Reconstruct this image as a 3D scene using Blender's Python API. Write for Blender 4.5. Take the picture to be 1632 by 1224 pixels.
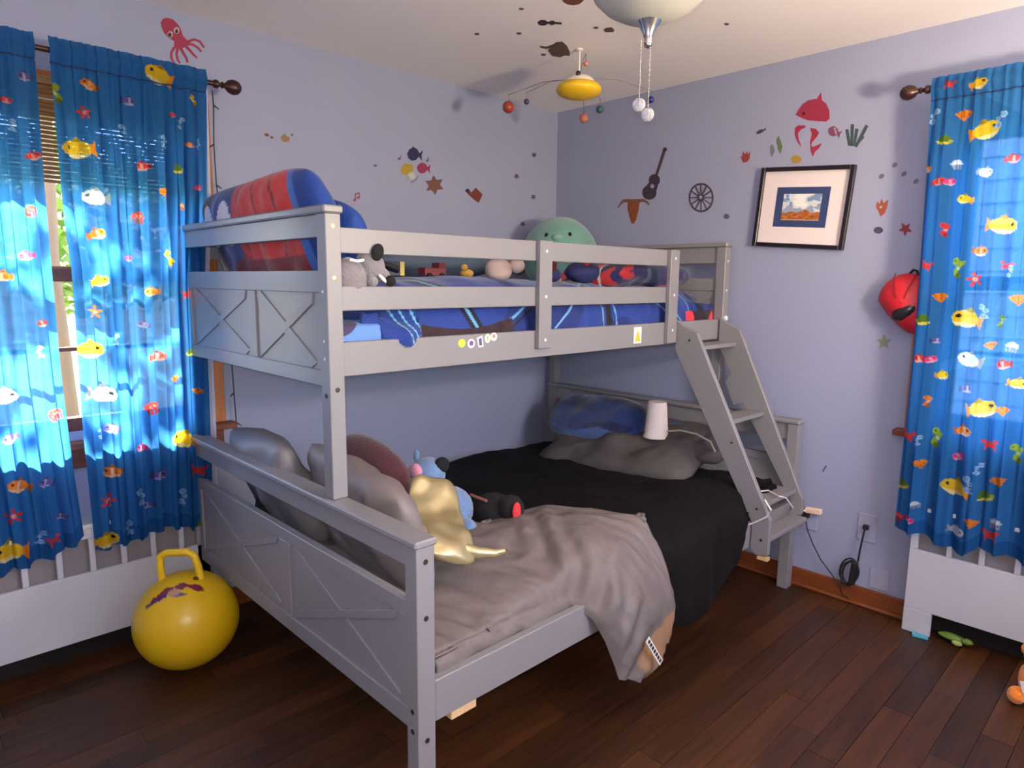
import bpy, bmesh, math, random
import numpy as np
from mathutils import Vector, Matrix

for _o in list(bpy.data.objects):
    bpy.data.objects.remove(_o)
SC = bpy.context.scene
COL = SC.collection
random.seed(7)
RNG = np.random.RandomState(11)

# ------------------------------------------------------------------ camera
# world: room corner at the origin, +X along the left wall, +Y along the right wall, metres
cam_d = bpy.data.cameras.new('camera')
cam = bpy.data.objects.new('camera', cam_d)
COL.objects.link(cam)
cam_d.sensor_fit = 'HORIZONTAL'
cam_d.sensor_width = 36.0
cam_d.lens = 36.0 * 1072.28 / 1632.0
cam_d.clip_start = 0.02
_yaw, _pit, _rol = math.radians(225.8665), math.radians(-8.6582), math.radians(0.5683)
_f = Vector((math.cos(_yaw) * math.cos(_pit), math.sin(_yaw) * math.cos(_pit), math.sin(_pit)))
_r = _f.cross(Vector((0, 0, 1))).normalized()
_u = _r.cross(_f)
_R = _r * math.cos(_rol) + _u * math.sin(_rol)
_U = -_r * math.sin(_rol) + _u * math.cos(_rol)
cam.matrix_world = Matrix(((_R.x, _U.x, -_f.x, 2.8972), (_R.y, _U.y, -_f.y, 2.6424), (_R.z, _U.z, -_f.z, 1.3199), (0, 0, 0, 1)))
SC.camera = cam

# ------------------------------------------------------------------ world, sun, lights, exposure
world = bpy.data.worlds.new('world')
SC.world = world
world.use_nodes = True
_nt = world.node_tree
_bg = _nt.nodes['Background']
_sky = _nt.nodes.new('ShaderNodeTexSky')
_sky.sky_type = 'NISHITA'
_sky.sun_disc = False
_sky.sun_elevation = math.radians(42)
_sky.sun_rotation = math.radians(120)
_hz = _nt.nodes.new('ShaderNodeMix')          # bright haze over the blue
_hz.data_type = 'RGBA'
_hz.inputs['Factor'].default_value = 0.7
_hz.inputs['B'].default_value = (0.50, 0.41, 0.37, 1)
_nt.links.new(_sky.outputs[0], _hz.inputs['A'])
_nt.links.new(_hz.outputs['Result'], _bg.inputs['Color'])
_bg.inputs['Strength'].default_value = 8.0
SC.view_settings.view_transform = 'Standard'
SC.view_settings.look = 'None'
SC.view_settings.gamma = 1.0
SC.view_settings.use_curve_mapping = False
SC.view_settings.exposure = 0.46


def light(name, kind, loc, energy, color, **kw):
    d = bpy.data.lights.new(name, kind)
    d.energy = energy
    d.color = color
    for k, v in kw.items():
        setattr(d, k, v)
    o = bpy.data.objects.new(name, d)
    o.location = loc
    COL.objects.link(o)
    return o


SUN = light('sun', 'SUN', (1, -8, 8), 52.0, (1.0, 0.88, 0.70), angle=0.01)
SUN.rotation_euler = Vector((0.20, 0.75, -0.62)).to_track_quat('-Z', 'Y').to_euler()
# the phone's own lamp, just beside its lens: it makes the small glint in the middle of the ball
light('phone_flash', 'POINT', (2.915, 2.650, 1.345), 40.0, (1.0, 0.93, 0.88), shadow_soft_size=0.012)
# daylight comes in through the two windows and the added fill window: guides for sampling only
for _n, _l, _rot, _s in (('left_window_portal', (2.42, -0.11, 1.34), (math.radians(90), 0, math.radians(180)), (0.88, 1.08)),
                         ('right_window_portal', (-0.11, 2.38, 1.34), (math.radians(90), 0, math.radians(90)), (0.88, 1.08)),
                         ('fill_window_portal', (1.35, 3.56, 1.35), (math.radians(90), 0, 0), (0.9, 1.1))):
    _p = light(_n, 'AREA', _l, 1.0, (1, 1, 1), shape='RECTANGLE', size=_s[0], size_y=_s[1])
    _p.rotation_euler = _rot
    _p.data.cycles.is_portal = True


# decals: outlines on the wall planes (X,Z) / (Y,Z) and the ceiling (X,Y), metres
DECALS = [
 ('octopus_decal','pink octopus wall decal with curling arms above the left curtain','decal','A',[('head',(190, 45, 85),[(2.043,2.177),(2.046,2.194),(2.037,2.209),(2.022,2.216),(2.004,2.215),(1.99,2.204),(1.98,2.188),(1.975,2.169),(1.961,2.157),(1.948,2.156),(1.958,2.139),(1.98,2.126),(1.999,2.117),(2.007,2.128),(2.004,2.143),(2.024,2.151),(2.036,2.162)]),
   ('arm',(190, 45, 85),[(2.009,2.125),(2.021,2.103),(2.022,2.082),(2.01,2.063),(2.004,2.068),(2.014,2.086),(2.013,2.103),(2.001,2.123)]),
   ('arm',(190, 45, 85),[(1.999,2.122),(2.004,2.101),(2.001,2.082),(1.992,2.071),(1.987,2.076),(1.994,2.086),(1.996,2.103),(1.99,2.122)]),
   ('arm',(190, 45, 85),[(1.989,2.121),(1.979,2.105),(1.971,2.093),(1.967,2.08),(1.96,2.083),(1.963,2.097),(1.971,2.111),(1.98,2.128)]),
   ('arm',(190, 45, 85),[(1.972,2.133),(1.958,2.122),(1.945,2.11),(1.932,2.102),(1.928,2.108),(1.94,2.117),(1.951,2.129),(1.965,2.141)]),
   ('arm',(190, 45, 85),[(1.961,2.14),(1.944,2.143),(1.928,2.137),(1.916,2.126),(1.911,2.131),(1.923,2.144),(1.941,2.151),(1.959,2.15)]),
   ('arm',(190, 45, 85),[(1.954,2.151),(1.937,2.161),(1.92,2.16),(1.906,2.143),(1.901,2.148),(1.915,2.167),(1.937,2.169),(1.956,2.159)]),
   ('eye',(225, 190, 200),[(1.986,2.183),(1.987,2.179),(1.988,2.175),(1.99,2.172),(1.993,2.17),(1.996,2.169),(1.999,2.169),(2.002,2.17),(2.004,2.172),(2.005,2.174),(2.005,2.178),(2.004,2.182),(2.003,2.185),(2,2.188),(1.998,2.19),(1.995,2.192),(1.992,2.192),(1.989,2.191),(1.987,2.189),(1.986,2.186)]),
   ('eye',(225, 190, 200),[(2.008,2.165),(2.009,2.161),(2.01,2.158),(2.012,2.155),(2.015,2.152),(2.018,2.151),(2.021,2.151),(2.023,2.152),(2.025,2.154),(2.026,2.157),(2.027,2.16),(2.026,2.164),(2.024,2.167),(2.022,2.17),(2.019,2.173),(2.017,2.174),(2.014,2.174),(2.011,2.173),(2.009,2.171),(2.008,2.168)]),
   ('pupil',(50, 15, 30),[(1.991,2.179),(1.991,2.177),(1.992,2.175),(1.993,2.173),(1.994,2.172),(1.996,2.171),(1.998,2.171),(1.999,2.172),(2,2.173),(2.001,2.175),(2.001,2.177),(2,2.179),(1.999,2.181),(1.998,2.183),(1.997,2.184),(1.995,2.185),(1.994,2.185),(1.992,2.184),(1.991,2.183),(1.991,2.181)]),
   ('pupil',(50, 15, 30),[(2.014,2.161),(2.014,2.159),(2.015,2.157),(2.017,2.155),(2.018,2.154),(2.02,2.153),(2.022,2.153),(2.023,2.154),(2.024,2.155),(2.025,2.157),(2.025,2.159),(2.024,2.161),(2.024,2.163),(2.022,2.165),(2.021,2.166),(2.019,2.167),(2.017,2.167),(2.016,2.166),(2.015,2.165),(2.014,2.163)])]),
 ('wall_clip','dark pointed clip on the wall above the far left curtain','clip','A',[('body',(60, 62, 70),[(2.479,2.038),(2.472,2.061),(2.463,2.072),(2.461,2.06),(2.468,2.038)])]),
 ('bird_decal','tiny tan two-piece decal left of the crab decal','decal','A',[('dot',(140, 90, 75),[(1.672,1.875),(1.674,1.873),(1.676,1.872),(1.678,1.871),(1.681,1.871),(1.684,1.871),(1.687,1.872),(1.689,1.873),(1.691,1.875),(1.692,1.877),(1.691,1.878),(1.69,1.88),(1.688,1.882),(1.685,1.882),(1.683,1.883),(1.679,1.883),(1.677,1.882),(1.674,1.88),(1.673,1.879),(1.672,1.877)]),
   ('dot',(140, 90, 75),[(1.655,1.868),(1.657,1.866),(1.658,1.866),(1.66,1.865),(1.663,1.865),(1.665,1.866),(1.667,1.867),(1.668,1.868),(1.669,1.87),(1.669,1.871),(1.668,1.873),(1.667,1.874),(1.666,1.875),(1.663,1.875),(1.661,1.875),(1.659,1.875),(1.657,1.874),(1.656,1.872),(1.655,1.871),(1.655,1.869)])]),
 ('crab_decal','small tan crab decal above the printed upper-bunk pillow','decal','A',[('body',(175, 140, 95),[(1.626,1.876),(1.617,1.886),(1.607,1.893),(1.599,1.884),(1.586,1.882),(1.589,1.867),(1.608,1.859),(1.621,1.864)]),
   ('claw',(120, 115, 110),[(1.572,1.893),(1.572,1.892),(1.573,1.89),(1.574,1.889),(1.576,1.888),(1.578,1.888),(1.579,1.888),(1.581,1.888),(1.582,1.889),(1.583,1.89),(1.583,1.892),(1.582,1.893),(1.582,1.895),(1.58,1.896),(1.579,1.897),(1.577,1.897),(1.576,1.897),(1.574,1.897),(1.573,1.896),(1.572,1.895)])]),
 ('speck_decal','tiny grey speck decal between music note and fish decals','decal','A',[('dot',(110, 115, 125),[(1.18,1.822),(1.18,1.82),(1.182,1.818),(1.184,1.817),(1.187,1.816),(1.19,1.815),(1.193,1.815),(1.195,1.816),(1.197,1.816),(1.199,1.818),(1.199,1.819),(1.199,1.821),(1.197,1.823),(1.195,1.824),(1.192,1.825),(1.189,1.826),(1.186,1.826),(1.184,1.826),(1.182,1.825),(1.18,1.823)])]),
 ('blue_fish_decal','navy blue round fish decal topping the trio of fish','decal','A',[('body',(38, 38, 95),[(1.018,1.896),(1.004,1.916),(0.982,1.928),(0.96,1.922),(0.949,1.905),(0.926,1.923),(0.936,1.898),(0.935,1.873),(0.952,1.89),(0.969,1.872),(0.994,1.866),(1.012,1.876)]),
   ('fin',(38, 38, 95),[(0.996,1.916),(0.985,1.932),(0.971,1.917)])]),
 ('yellow_fish_decal','yellow fish decal at lower left of the trio of fish','decal','A',[('body',(205, 175, 55),[(1.035,1.846),(1.009,1.852),(0.987,1.847),(0.983,1.829),(0.995,1.809),(0.967,1.808),(0.997,1.796),(1.021,1.778),(1.011,1.8),(1.037,1.798),(1.054,1.808),(1.052,1.827)]),
   ('patch',(230, 225, 225),[(0.978,1.79),(0.982,1.787),(0.988,1.785),(0.994,1.784),(1,1.785),(1.006,1.788),(1.01,1.791),(1.013,1.795),(1.014,1.8),(1.013,1.804),(1.01,1.808),(1.006,1.812),(1,1.814),(0.994,1.815),(0.988,1.814),(0.982,1.812),(0.978,1.808),(0.975,1.804),(0.974,1.799),(0.975,1.795)])]),
 ('pink_fish_decal','small crimson fish decal at right of the trio of fish','decal','A',[('body',(175, 50, 95),[(0.965,1.839),(0.953,1.856),(0.934,1.866),(0.913,1.862),(0.902,1.849),(0.883,1.864),(0.89,1.843),(0.888,1.822),(0.904,1.836),(0.918,1.821),(0.94,1.815),(0.957,1.823)])]),
 ('note_decal','purple music note decal left of the navy fish decal','decal','A',[('head',(140, 100, 130),[(1.054,1.867),(1.054,1.866),(1.055,1.864),(1.057,1.862),(1.06,1.861),(1.062,1.861),(1.065,1.861),(1.067,1.861),(1.069,1.862),(1.071,1.863),(1.071,1.865),(1.07,1.867),(1.069,1.869),(1.067,1.87),(1.065,1.871),(1.062,1.872),(1.06,1.872),(1.057,1.871),(1.055,1.87),(1.054,1.869)]),
   ('stem',(140, 100, 130),[(1.053,1.867),(1.051,1.883),(1.056,1.882),(1.058,1.867)])]),
 ('note_decal','grey music note decal right of the navy fish decal','decal','A',[('head',(105, 110, 125),[(0.895,1.879),(0.895,1.877),(0.896,1.876),(0.898,1.874),(0.901,1.873),(0.903,1.872),(0.906,1.872),(0.908,1.873),(0.91,1.874),(0.911,1.875),(0.911,1.877),(0.911,1.879),(0.909,1.881),(0.908,1.882),(0.905,1.883),(0.903,1.884),(0.9,1.884),(0.898,1.883),(0.896,1.882),(0.895,1.881)]),
   ('stem',(105, 110, 125),[(0.893,1.88),(0.897,1.896),(0.902,1.895),(0.898,1.878)])]),
 ('wave_decal','pale blue wave decal under the trio of fish','decal','A',[('swoosh',(140, 150, 170),[(0.995,1.765),(0.97,1.78),(0.953,1.803),(0.957,1.805),(0.976,1.784),(1.001,1.772)])]),
 ('badge_decal','brown six-pointed badge decal below the trio of fish','decal','A',[('star',(140, 90, 75),[(0.859,1.725),(0.878,1.746),(0.912,1.739),(0.897,1.765),(0.917,1.785),(0.882,1.79),(0.868,1.816),(0.849,1.796),(0.813,1.803),(0.829,1.776),(0.808,1.757),(0.844,1.751)])]),
 ('boot_decal','rust brown boot decal beside the badge decal','decal','A',[('leg',(140, 60, 40),[(0.631,1.758),(0.602,1.785),(0.556,1.756),(0.581,1.713),(0.606,1.721),(0.656,1.75),(0.668,1.767),(0.656,1.777)]),
   ('toe',(60, 45, 50),[(0.642,1.766),(0.642,1.763),(0.644,1.761),(0.648,1.758),(0.652,1.757),(0.656,1.756),(0.66,1.756),(0.664,1.757),(0.668,1.758),(0.67,1.761),(0.67,1.763),(0.67,1.766),(0.668,1.769),(0.664,1.771),(0.66,1.773),(0.656,1.774),(0.652,1.774),(0.648,1.773),(0.644,1.771),(0.642,1.769)])]),
 ('note_decal','red double music note decal right of the printed pillow','decal','A',[('head',(170, 70, 95),[(1.291,1.663),(1.291,1.662),(1.292,1.66),(1.294,1.659),(1.296,1.658),(1.298,1.658),(1.301,1.658),(1.303,1.658),(1.304,1.659),(1.305,1.661),(1.305,1.662),(1.305,1.664),(1.304,1.665),(1.302,1.667),(1.3,1.668),(1.298,1.668),(1.296,1.668),(1.294,1.668),(1.292,1.666),(1.291,1.665)]),
   ('head',(170, 70, 95),[(1.272,1.676),(1.272,1.674),(1.273,1.673),(1.275,1.671),(1.277,1.67),(1.279,1.67),(1.282,1.67),(1.284,1.67),(1.285,1.672),(1.286,1.673),(1.286,1.675),(1.286,1.676),(1.285,1.678),(1.283,1.679),(1.281,1.68),(1.279,1.68),(1.277,1.68),(1.275,1.68),(1.273,1.679),(1.272,1.677)]),
   ('stem',(170, 70, 95),[(1.29,1.664),(1.292,1.687),(1.297,1.687),(1.294,1.663)]),
   ('stem',(170, 70, 95),[(1.271,1.676),(1.273,1.697),(1.278,1.696),(1.275,1.675)]),
   ('beam',(170, 70, 95),[(1.295,1.685),(1.273,1.695),(1.275,1.699),(1.297,1.689)])]),
 ('spur_decal','topmost tiny brown spur decal near the room corner','decal','A',[('star',(105, 90, 100),[(0.162,1.995),(0.178,1.992),(0.186,1.982),(0.192,1.991),(0.208,1.99),(0.197,1.999),(0.199,2.01),(0.185,2.006),(0.17,2.013),(0.173,2.002)])]),
 ('spur_decal','tiny brown spur decal left of its near-corner row','decal','A',[('star',(105, 90, 100),[(0.294,1.869),(0.31,1.866),(0.317,1.856),(0.323,1.865),(0.339,1.865),(0.327,1.873),(0.329,1.884),(0.316,1.88),(0.302,1.886),(0.305,1.875)])]),
 ('spur_decal','tiny brown spur decal above the teal plush','decal','A',[('star',(105, 90, 100),[(0.162,1.774),(0.178,1.771),(0.186,1.761),(0.193,1.77),(0.209,1.77),(0.197,1.779),(0.199,1.79),(0.185,1.786),(0.171,1.792),(0.174,1.781)])]),
 ('spur_decal','lowest tiny grey spur decal left of the teal plush','decal','A',[('star',(105, 90, 100),[(0.242,1.624),(0.258,1.622),(0.266,1.612),(0.272,1.621),(0.288,1.622),(0.276,1.63),(0.279,1.641),(0.265,1.637),(0.251,1.642),(0.254,1.631)])]),
 ('guitar_decal','dark brown guitar decal on wall above the bunk corner','decal','B',[('body',(75, 58, 72),[(0.67,1.762),(0.668,1.751),(0.663,1.742),(0.654,1.735),(0.642,1.731),(0.629,1.73),(0.616,1.733),(0.603,1.739),(0.593,1.747),(0.586,1.758),(0.584,1.769),(0.585,1.78),(0.591,1.789),(0.6,1.796),(0.612,1.8),(0.626,1.8),(0.639,1.797),(0.651,1.791),(0.661,1.783),(0.667,1.773)]),
   ('bout',(75, 58, 72),[(0.687,1.82),(0.686,1.811),(0.682,1.804),(0.675,1.798),(0.666,1.795),(0.655,1.794),(0.645,1.797),(0.636,1.802),(0.628,1.809),(0.623,1.817),(0.621,1.826),(0.622,1.835),(0.626,1.843),(0.633,1.848),(0.642,1.851),(0.653,1.852),(0.663,1.849),(0.672,1.844),(0.68,1.837),(0.685,1.829)]),
   ('waist',(75, 58, 72),[(0.596,1.789),(0.625,1.817),(0.68,1.806),(0.668,1.771)]),
   ('neck',(95, 68, 72),[(0.671,1.841),(0.691,1.892),(0.713,1.954),(0.697,1.96),(0.676,1.897),(0.657,1.846)]),
   ('headstock',(70, 50, 60),[(0.72,1.961),(0.72,1.958),(0.718,1.956),(0.716,1.954),(0.712,1.954),(0.709,1.954),(0.705,1.954),(0.702,1.956),(0.699,1.958),(0.698,1.961),(0.697,1.964),(0.697,1.967),(0.699,1.969),(0.701,1.97),(0.705,1.971),(0.708,1.971),(0.712,1.97),(0.715,1.969),(0.717,1.966),(0.719,1.964)]),
   ('hole',(190, 190, 205),[(0.656,1.793),(0.655,1.79),(0.654,1.787),(0.651,1.785),(0.648,1.784),(0.645,1.783),(0.641,1.784),(0.638,1.786),(0.636,1.789),(0.634,1.792),(0.633,1.795),(0.634,1.798),(0.635,1.801),(0.637,1.803),(0.64,1.804),(0.644,1.805),(0.647,1.804),(0.651,1.802),(0.653,1.799),(0.655,1.796)])]),
 ('longhorn_decal','orange longhorn skull decal below the guitar decal','decal','B',[('skull',(170, 88, 50),[(0.498,1.742),(0.572,1.739),(0.567,1.684),(0.553,1.638),(0.539,1.617),(0.523,1.624),(0.51,1.656),(0.496,1.695)]),
   ('horn',(150, 95, 75),[(0.51,1.744),(0.467,1.745),(0.446,1.727),(0.432,1.707),(0.439,1.703),(0.456,1.72),(0.474,1.73),(0.511,1.725)]),
   ('horn',(150, 95, 75),[(0.556,1.719),(0.594,1.724),(0.614,1.714),(0.627,1.703),(0.633,1.706),(0.622,1.721),(0.596,1.738),(0.551,1.738)])]),
 ('wheel_decal','grey spoked wagon wheel decal left of the framed picture','decal','B',[('rim',(92, 76, 95),[(0.984,1.713),(0.983,1.698),(0.979,1.684),(0.972,1.672),(0.963,1.662),(0.951,1.655),(0.937,1.651),(0.923,1.65),(0.908,1.653),(0.893,1.659),(0.88,1.668),(0.869,1.679),(0.86,1.693),(0.854,1.708),(0.852,1.723),(0.852,1.738),(0.857,1.752),(0.864,1.764),(0.874,1.774),(0.886,1.781),(0.9,1.785),(0.915,1.785),(0.93,1.782),(0.944,1.776),(0.956,1.767),(0.967,1.755),(0.976,1.742),(0.981,1.728)],[(0.975,1.713),(0.975,1.701),(0.971,1.689),(0.965,1.678),(0.957,1.67),(0.946,1.664),(0.935,1.66),(0.922,1.659),(0.909,1.662),(0.897,1.667),(0.885,1.675),(0.876,1.685),(0.868,1.696),(0.863,1.709),(0.861,1.722),(0.862,1.735),(0.865,1.748),(0.871,1.758),(0.88,1.767),(0.891,1.773),(0.903,1.776),(0.915,1.776),(0.928,1.773),(0.94,1.768),(0.951,1.76),(0.961,1.75),(0.968,1.739),(0.973,1.726)]),
   ('spoke',(100, 88, 105),[(0.919,1.715),(0.978,1.71),(0.977,1.716),(0.919,1.721)]),
   ('spoke',(100, 88, 105),[(0.917,1.716),(0.97,1.682),(0.973,1.686),(0.92,1.72)]),
   ('spoke',(100, 88, 105),[(0.916,1.717),(0.949,1.662),(0.954,1.665),(0.921,1.719)]),
   ('spoke',(100, 88, 105),[(0.916,1.718),(0.919,1.658),(0.925,1.657),(0.922,1.718)]),
   ('spoke',(100, 88, 105),[(0.916,1.719),(0.889,1.669),(0.895,1.666),(0.922,1.716)]),
   ('spoke',(100, 88, 105),[(0.917,1.72),(0.866,1.694),(0.87,1.689),(0.921,1.715)]),
   ('spoke',(100, 88, 105),[(0.919,1.721),(0.858,1.725),(0.859,1.72),(0.919,1.715)]),
   ('spoke',(100, 88, 105),[(0.92,1.72),(0.867,1.755),(0.863,1.75),(0.917,1.716)]),
   ('spoke',(100, 88, 105),[(0.921,1.719),(0.889,1.774),(0.883,1.772),(0.916,1.717)]),
   ('spoke',(100, 88, 105),[(0.922,1.718),(0.918,1.778),(0.912,1.778),(0.916,1.718)]),
   ('spoke',(100, 88, 105),[(0.922,1.716),(0.948,1.766),(0.942,1.769),(0.916,1.719)]),
   ('spoke',(100, 88, 105),[(0.921,1.715),(0.97,1.741),(0.966,1.746),(0.917,1.72)]),
   ('hub',(90, 76, 95),[(0.937,1.716),(0.936,1.711),(0.934,1.707),(0.93,1.703),(0.925,1.701),(0.92,1.701),(0.914,1.702),(0.909,1.705),(0.905,1.709),(0.902,1.714),(0.9,1.719),(0.901,1.725),(0.903,1.729),(0.907,1.733),(0.912,1.735),(0.918,1.735),(0.923,1.734),(0.929,1.731),(0.933,1.727),(0.936,1.722)]),
   ('boss',(205, 205, 215),[(0.927,1.719),(0.926,1.716),(0.925,1.714),(0.924,1.713),(0.921,1.712),(0.919,1.712),(0.917,1.712),(0.914,1.714),(0.912,1.715),(0.911,1.718),(0.911,1.72),(0.911,1.722),(0.912,1.724),(0.914,1.726),(0.916,1.727),(0.918,1.727),(0.921,1.726),(0.923,1.725),(0.925,1.723),(0.926,1.721)])]),
 ('hoof_decal','small grey hoofprint decal right of the wheel decal','decal','B',[('print',(110, 112, 130),[(1.068,1.623),(1.068,1.619),(1.066,1.616),(1.063,1.614),(1.059,1.613),(1.055,1.612),(1.05,1.613),(1.046,1.615),(1.043,1.618),(1.041,1.621),(1.04,1.624),(1.04,1.628),(1.042,1.631),(1.045,1.633),(1.049,1.635),(1.053,1.635),(1.058,1.634),(1.062,1.632),(1.065,1.629),(1.067,1.626)])]),
 ('whale_decal','large pink whale decal with pointed fin above framed picture','decal','B',[('body',(190, 45, 85),[(1.342,2.02),(1.351,2.036),(1.368,2.058),(1.39,2.069),(1.416,2.07),(1.444,2.062),(1.465,2.044),(1.48,2.015),(1.483,1.983),(1.471,1.973),(1.435,1.981),(1.397,1.989),(1.367,2.004)]),
   ('fin',(190, 45, 85),[(1.424,2.066),(1.435,2.083),(1.442,2.092),(1.447,2.059)]),
   ('eye',(60, 15, 35),[(1.382,2.019),(1.382,2.017),(1.381,2.015),(1.38,2.014),(1.378,2.014),(1.377,2.014),(1.375,2.014),(1.373,2.015),(1.372,2.017),(1.371,2.019),(1.37,2.021),(1.371,2.022),(1.371,2.024),(1.372,2.025),(1.374,2.026),(1.376,2.026),(1.378,2.025),(1.379,2.024),(1.381,2.023),(1.382,2.021)])]),
 ('kelp_decal','left of two pink kelp decals under the pink whale','decal','B',[('frond',(190, 45, 85),[(1.343,1.967),(1.356,1.976),(1.385,1.971),(1.388,1.963),(1.37,1.958),(1.358,1.943),(1.363,1.919),(1.378,1.885),(1.358,1.91),(1.345,1.939)])]),
 ('kelp_decal','right twisted one of two pink kelp decals under pink whale','decal','B',[('frond',(190, 45, 85),[(1.407,1.958),(1.43,1.952),(1.446,1.935),(1.438,1.919),(1.419,1.899),(1.417,1.885),(1.428,1.881),(1.46,1.891),(1.451,1.873),(1.434,1.86),(1.428,1.841),(1.416,1.865),(1.411,1.903),(1.416,1.932)])]),
 ('clownfish_decal','small mauve spotted fish decal beside the dark seaweed','decal','B',[('body',(150, 80, 120),[(1.481,1.944),(1.492,1.951),(1.506,1.951),(1.518,1.939),(1.522,1.925),(1.538,1.928),(1.529,1.916),(1.526,1.9),(1.519,1.916),(1.507,1.911),(1.491,1.916),(1.482,1.929)]),
   ('stripe',(195, 170, 185),[(1.502,1.945),(1.511,1.917),(1.518,1.918),(1.509,1.946)])]),
 ('seaweed_decal','dark green seaweed decal of five blades by the whale','decal','B',[('blade',(70, 92, 95),[(1.574,1.867),(1.56,1.931),(1.548,1.931),(1.564,1.867)]),
   ('blade',(70, 92, 95),[(1.581,1.863),(1.58,1.946),(1.568,1.949),(1.572,1.865)]),
   ('blade',(70, 92, 95),[(1.591,1.861),(1.598,1.926),(1.586,1.93),(1.581,1.864)]),
   ('blade',(70, 92, 95),[(1.598,1.856),(1.634,1.931),(1.623,1.938),(1.589,1.862)]),
   ('blade',(70, 92, 95),[(1.597,1.861),(1.623,1.892),(1.613,1.901),(1.589,1.868)])]),
 ('small_fish_decal','tiny dark purple fish decal left of the pink whale','decal','B',[('body',(80, 65, 95),[(1.172,1.97),(1.175,1.976),(1.184,1.982),(1.197,1.984),(1.206,1.982),(1.214,1.989),(1.215,1.982),(1.22,1.977),(1.208,1.978),(1.203,1.972),(1.192,1.967),(1.18,1.966)])]),
 ('coral_decal','red coral decal at left end of the sea decals','decal','B',[('fan',(180, 70, 80),[(1.104,1.885),(1.114,1.879),(1.115,1.903),(1.128,1.888),(1.136,1.903),(1.14,1.886),(1.151,1.898),(1.15,1.869),(1.139,1.854),(1.118,1.854)])]),
 ('seaweed_decal','pale green wavy seaweed decal left of the yellow shell','decal','B',[('frond',(125, 140, 105),[(1.265,1.93),(1.275,1.947),(1.285,1.925),(1.295,1.901),(1.289,1.868),(1.276,1.89)]),
   ('frond',(135, 145, 145),[(1.241,1.91),(1.252,1.914),(1.263,1.887),(1.253,1.862),(1.244,1.876)])]),
 ('shell_decal','yellow shell decal just above the framed picture','decal','B',[('shell',(200, 160, 70),[(1.381,1.837),(1.38,1.832),(1.377,1.827),(1.372,1.824),(1.366,1.823),(1.359,1.823),(1.352,1.824),(1.346,1.827),(1.34,1.832),(1.337,1.837),(1.335,1.842),(1.336,1.847),(1.339,1.851),(1.344,1.854),(1.35,1.856),(1.357,1.856),(1.364,1.854),(1.37,1.851),(1.376,1.847),(1.379,1.842)])]),
 ('footprint_decal','leftmost grey footprint decal left of the right curtain','decal','B',[('print',(125, 125, 145),[(1.705,1.743),(1.707,1.741),(1.707,1.738),(1.707,1.735),(1.705,1.732),(1.703,1.73),(1.7,1.728),(1.697,1.727),(1.694,1.727),(1.692,1.728),(1.689,1.73),(1.688,1.732),(1.688,1.735),(1.688,1.738),(1.69,1.741),(1.692,1.743),(1.695,1.745),(1.698,1.746),(1.701,1.746),(1.703,1.745)])]),
 ('footprint_decal','topmost grey footprint decal left of the right curtain','decal','B',[('print',(125, 125, 145),[(1.748,1.78),(1.75,1.778),(1.75,1.775),(1.749,1.772),(1.748,1.769),(1.746,1.767),(1.743,1.765),(1.74,1.764),(1.737,1.764),(1.735,1.765),(1.733,1.767),(1.732,1.769),(1.731,1.772),(1.732,1.775),(1.733,1.778),(1.735,1.78),(1.738,1.782),(1.741,1.783),(1.744,1.783),(1.746,1.782)])]),
 ('footprint_decal','third grey footprint decal toward the right curtain','decal','B',[('print',(125, 125, 145),[(1.784,1.744),(1.785,1.742),(1.785,1.739),(1.785,1.736),(1.783,1.733),(1.781,1.731),(1.779,1.729),(1.776,1.728),(1.773,1.728),(1.77,1.729),(1.768,1.731),(1.767,1.733),(1.767,1.736),(1.767,1.739),(1.769,1.742),(1.771,1.744),(1.773,1.746),(1.776,1.747),(1.779,1.747),(1.782,1.746)])]),
 ('footprint_decal','grey footprint decal closest to the right curtain edge','decal','B',[('print',(125, 125, 145),[(1.827,1.712),(1.828,1.71),(1.828,1.707),(1.828,1.705),(1.826,1.702),(1.824,1.699),(1.822,1.698),(1.819,1.697),(1.816,1.697),(1.814,1.698),(1.812,1.699),(1.81,1.702),(1.81,1.704),(1.811,1.707),(1.812,1.71),(1.814,1.712),(1.817,1.714),(1.819,1.715),(1.822,1.715),(1.825,1.714)])]),
 ('reef_fish_decal','orange spotted fish decal below the grey footprints','decal','B',[('body',(190, 95, 65),[(1.69,1.643),(1.7,1.632),(1.705,1.653),(1.713,1.634),(1.73,1.647),(1.728,1.619),(1.721,1.595),(1.706,1.584),(1.697,1.606),(1.687,1.621)]),
   ('spot',(210, 190, 190),[(1.71,1.62),(1.71,1.618),(1.709,1.617),(1.708,1.616),(1.707,1.615),(1.705,1.615),(1.704,1.616),(1.702,1.616),(1.701,1.618),(1.7,1.619),(1.7,1.62),(1.7,1.622),(1.701,1.623),(1.702,1.624),(1.703,1.625),(1.705,1.625),(1.706,1.624),(1.708,1.624),(1.709,1.623),(1.71,1.621)])]),
 ('snail_decal','purple snail decal beside the small red starfish','decal','B',[('shell',(85, 72, 115),[(1.721,1.531),(1.72,1.527),(1.718,1.524),(1.714,1.521),(1.71,1.519),(1.705,1.519),(1.699,1.52),(1.694,1.522),(1.69,1.525),(1.688,1.529),(1.686,1.533),(1.687,1.537),(1.689,1.54),(1.693,1.543),(1.697,1.545),(1.702,1.545),(1.708,1.544),(1.713,1.542),(1.717,1.539),(1.719,1.535)])]),
 ('starfish_decal','red starfish decal above the red mask','decal','B',[('star',(165, 52, 62),[(1.813,1.553),(1.81,1.535),(1.823,1.521),(1.806,1.521),(1.799,1.504),(1.792,1.523),(1.774,1.527),(1.787,1.538),(1.783,1.557),(1.798,1.545)])]),
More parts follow.
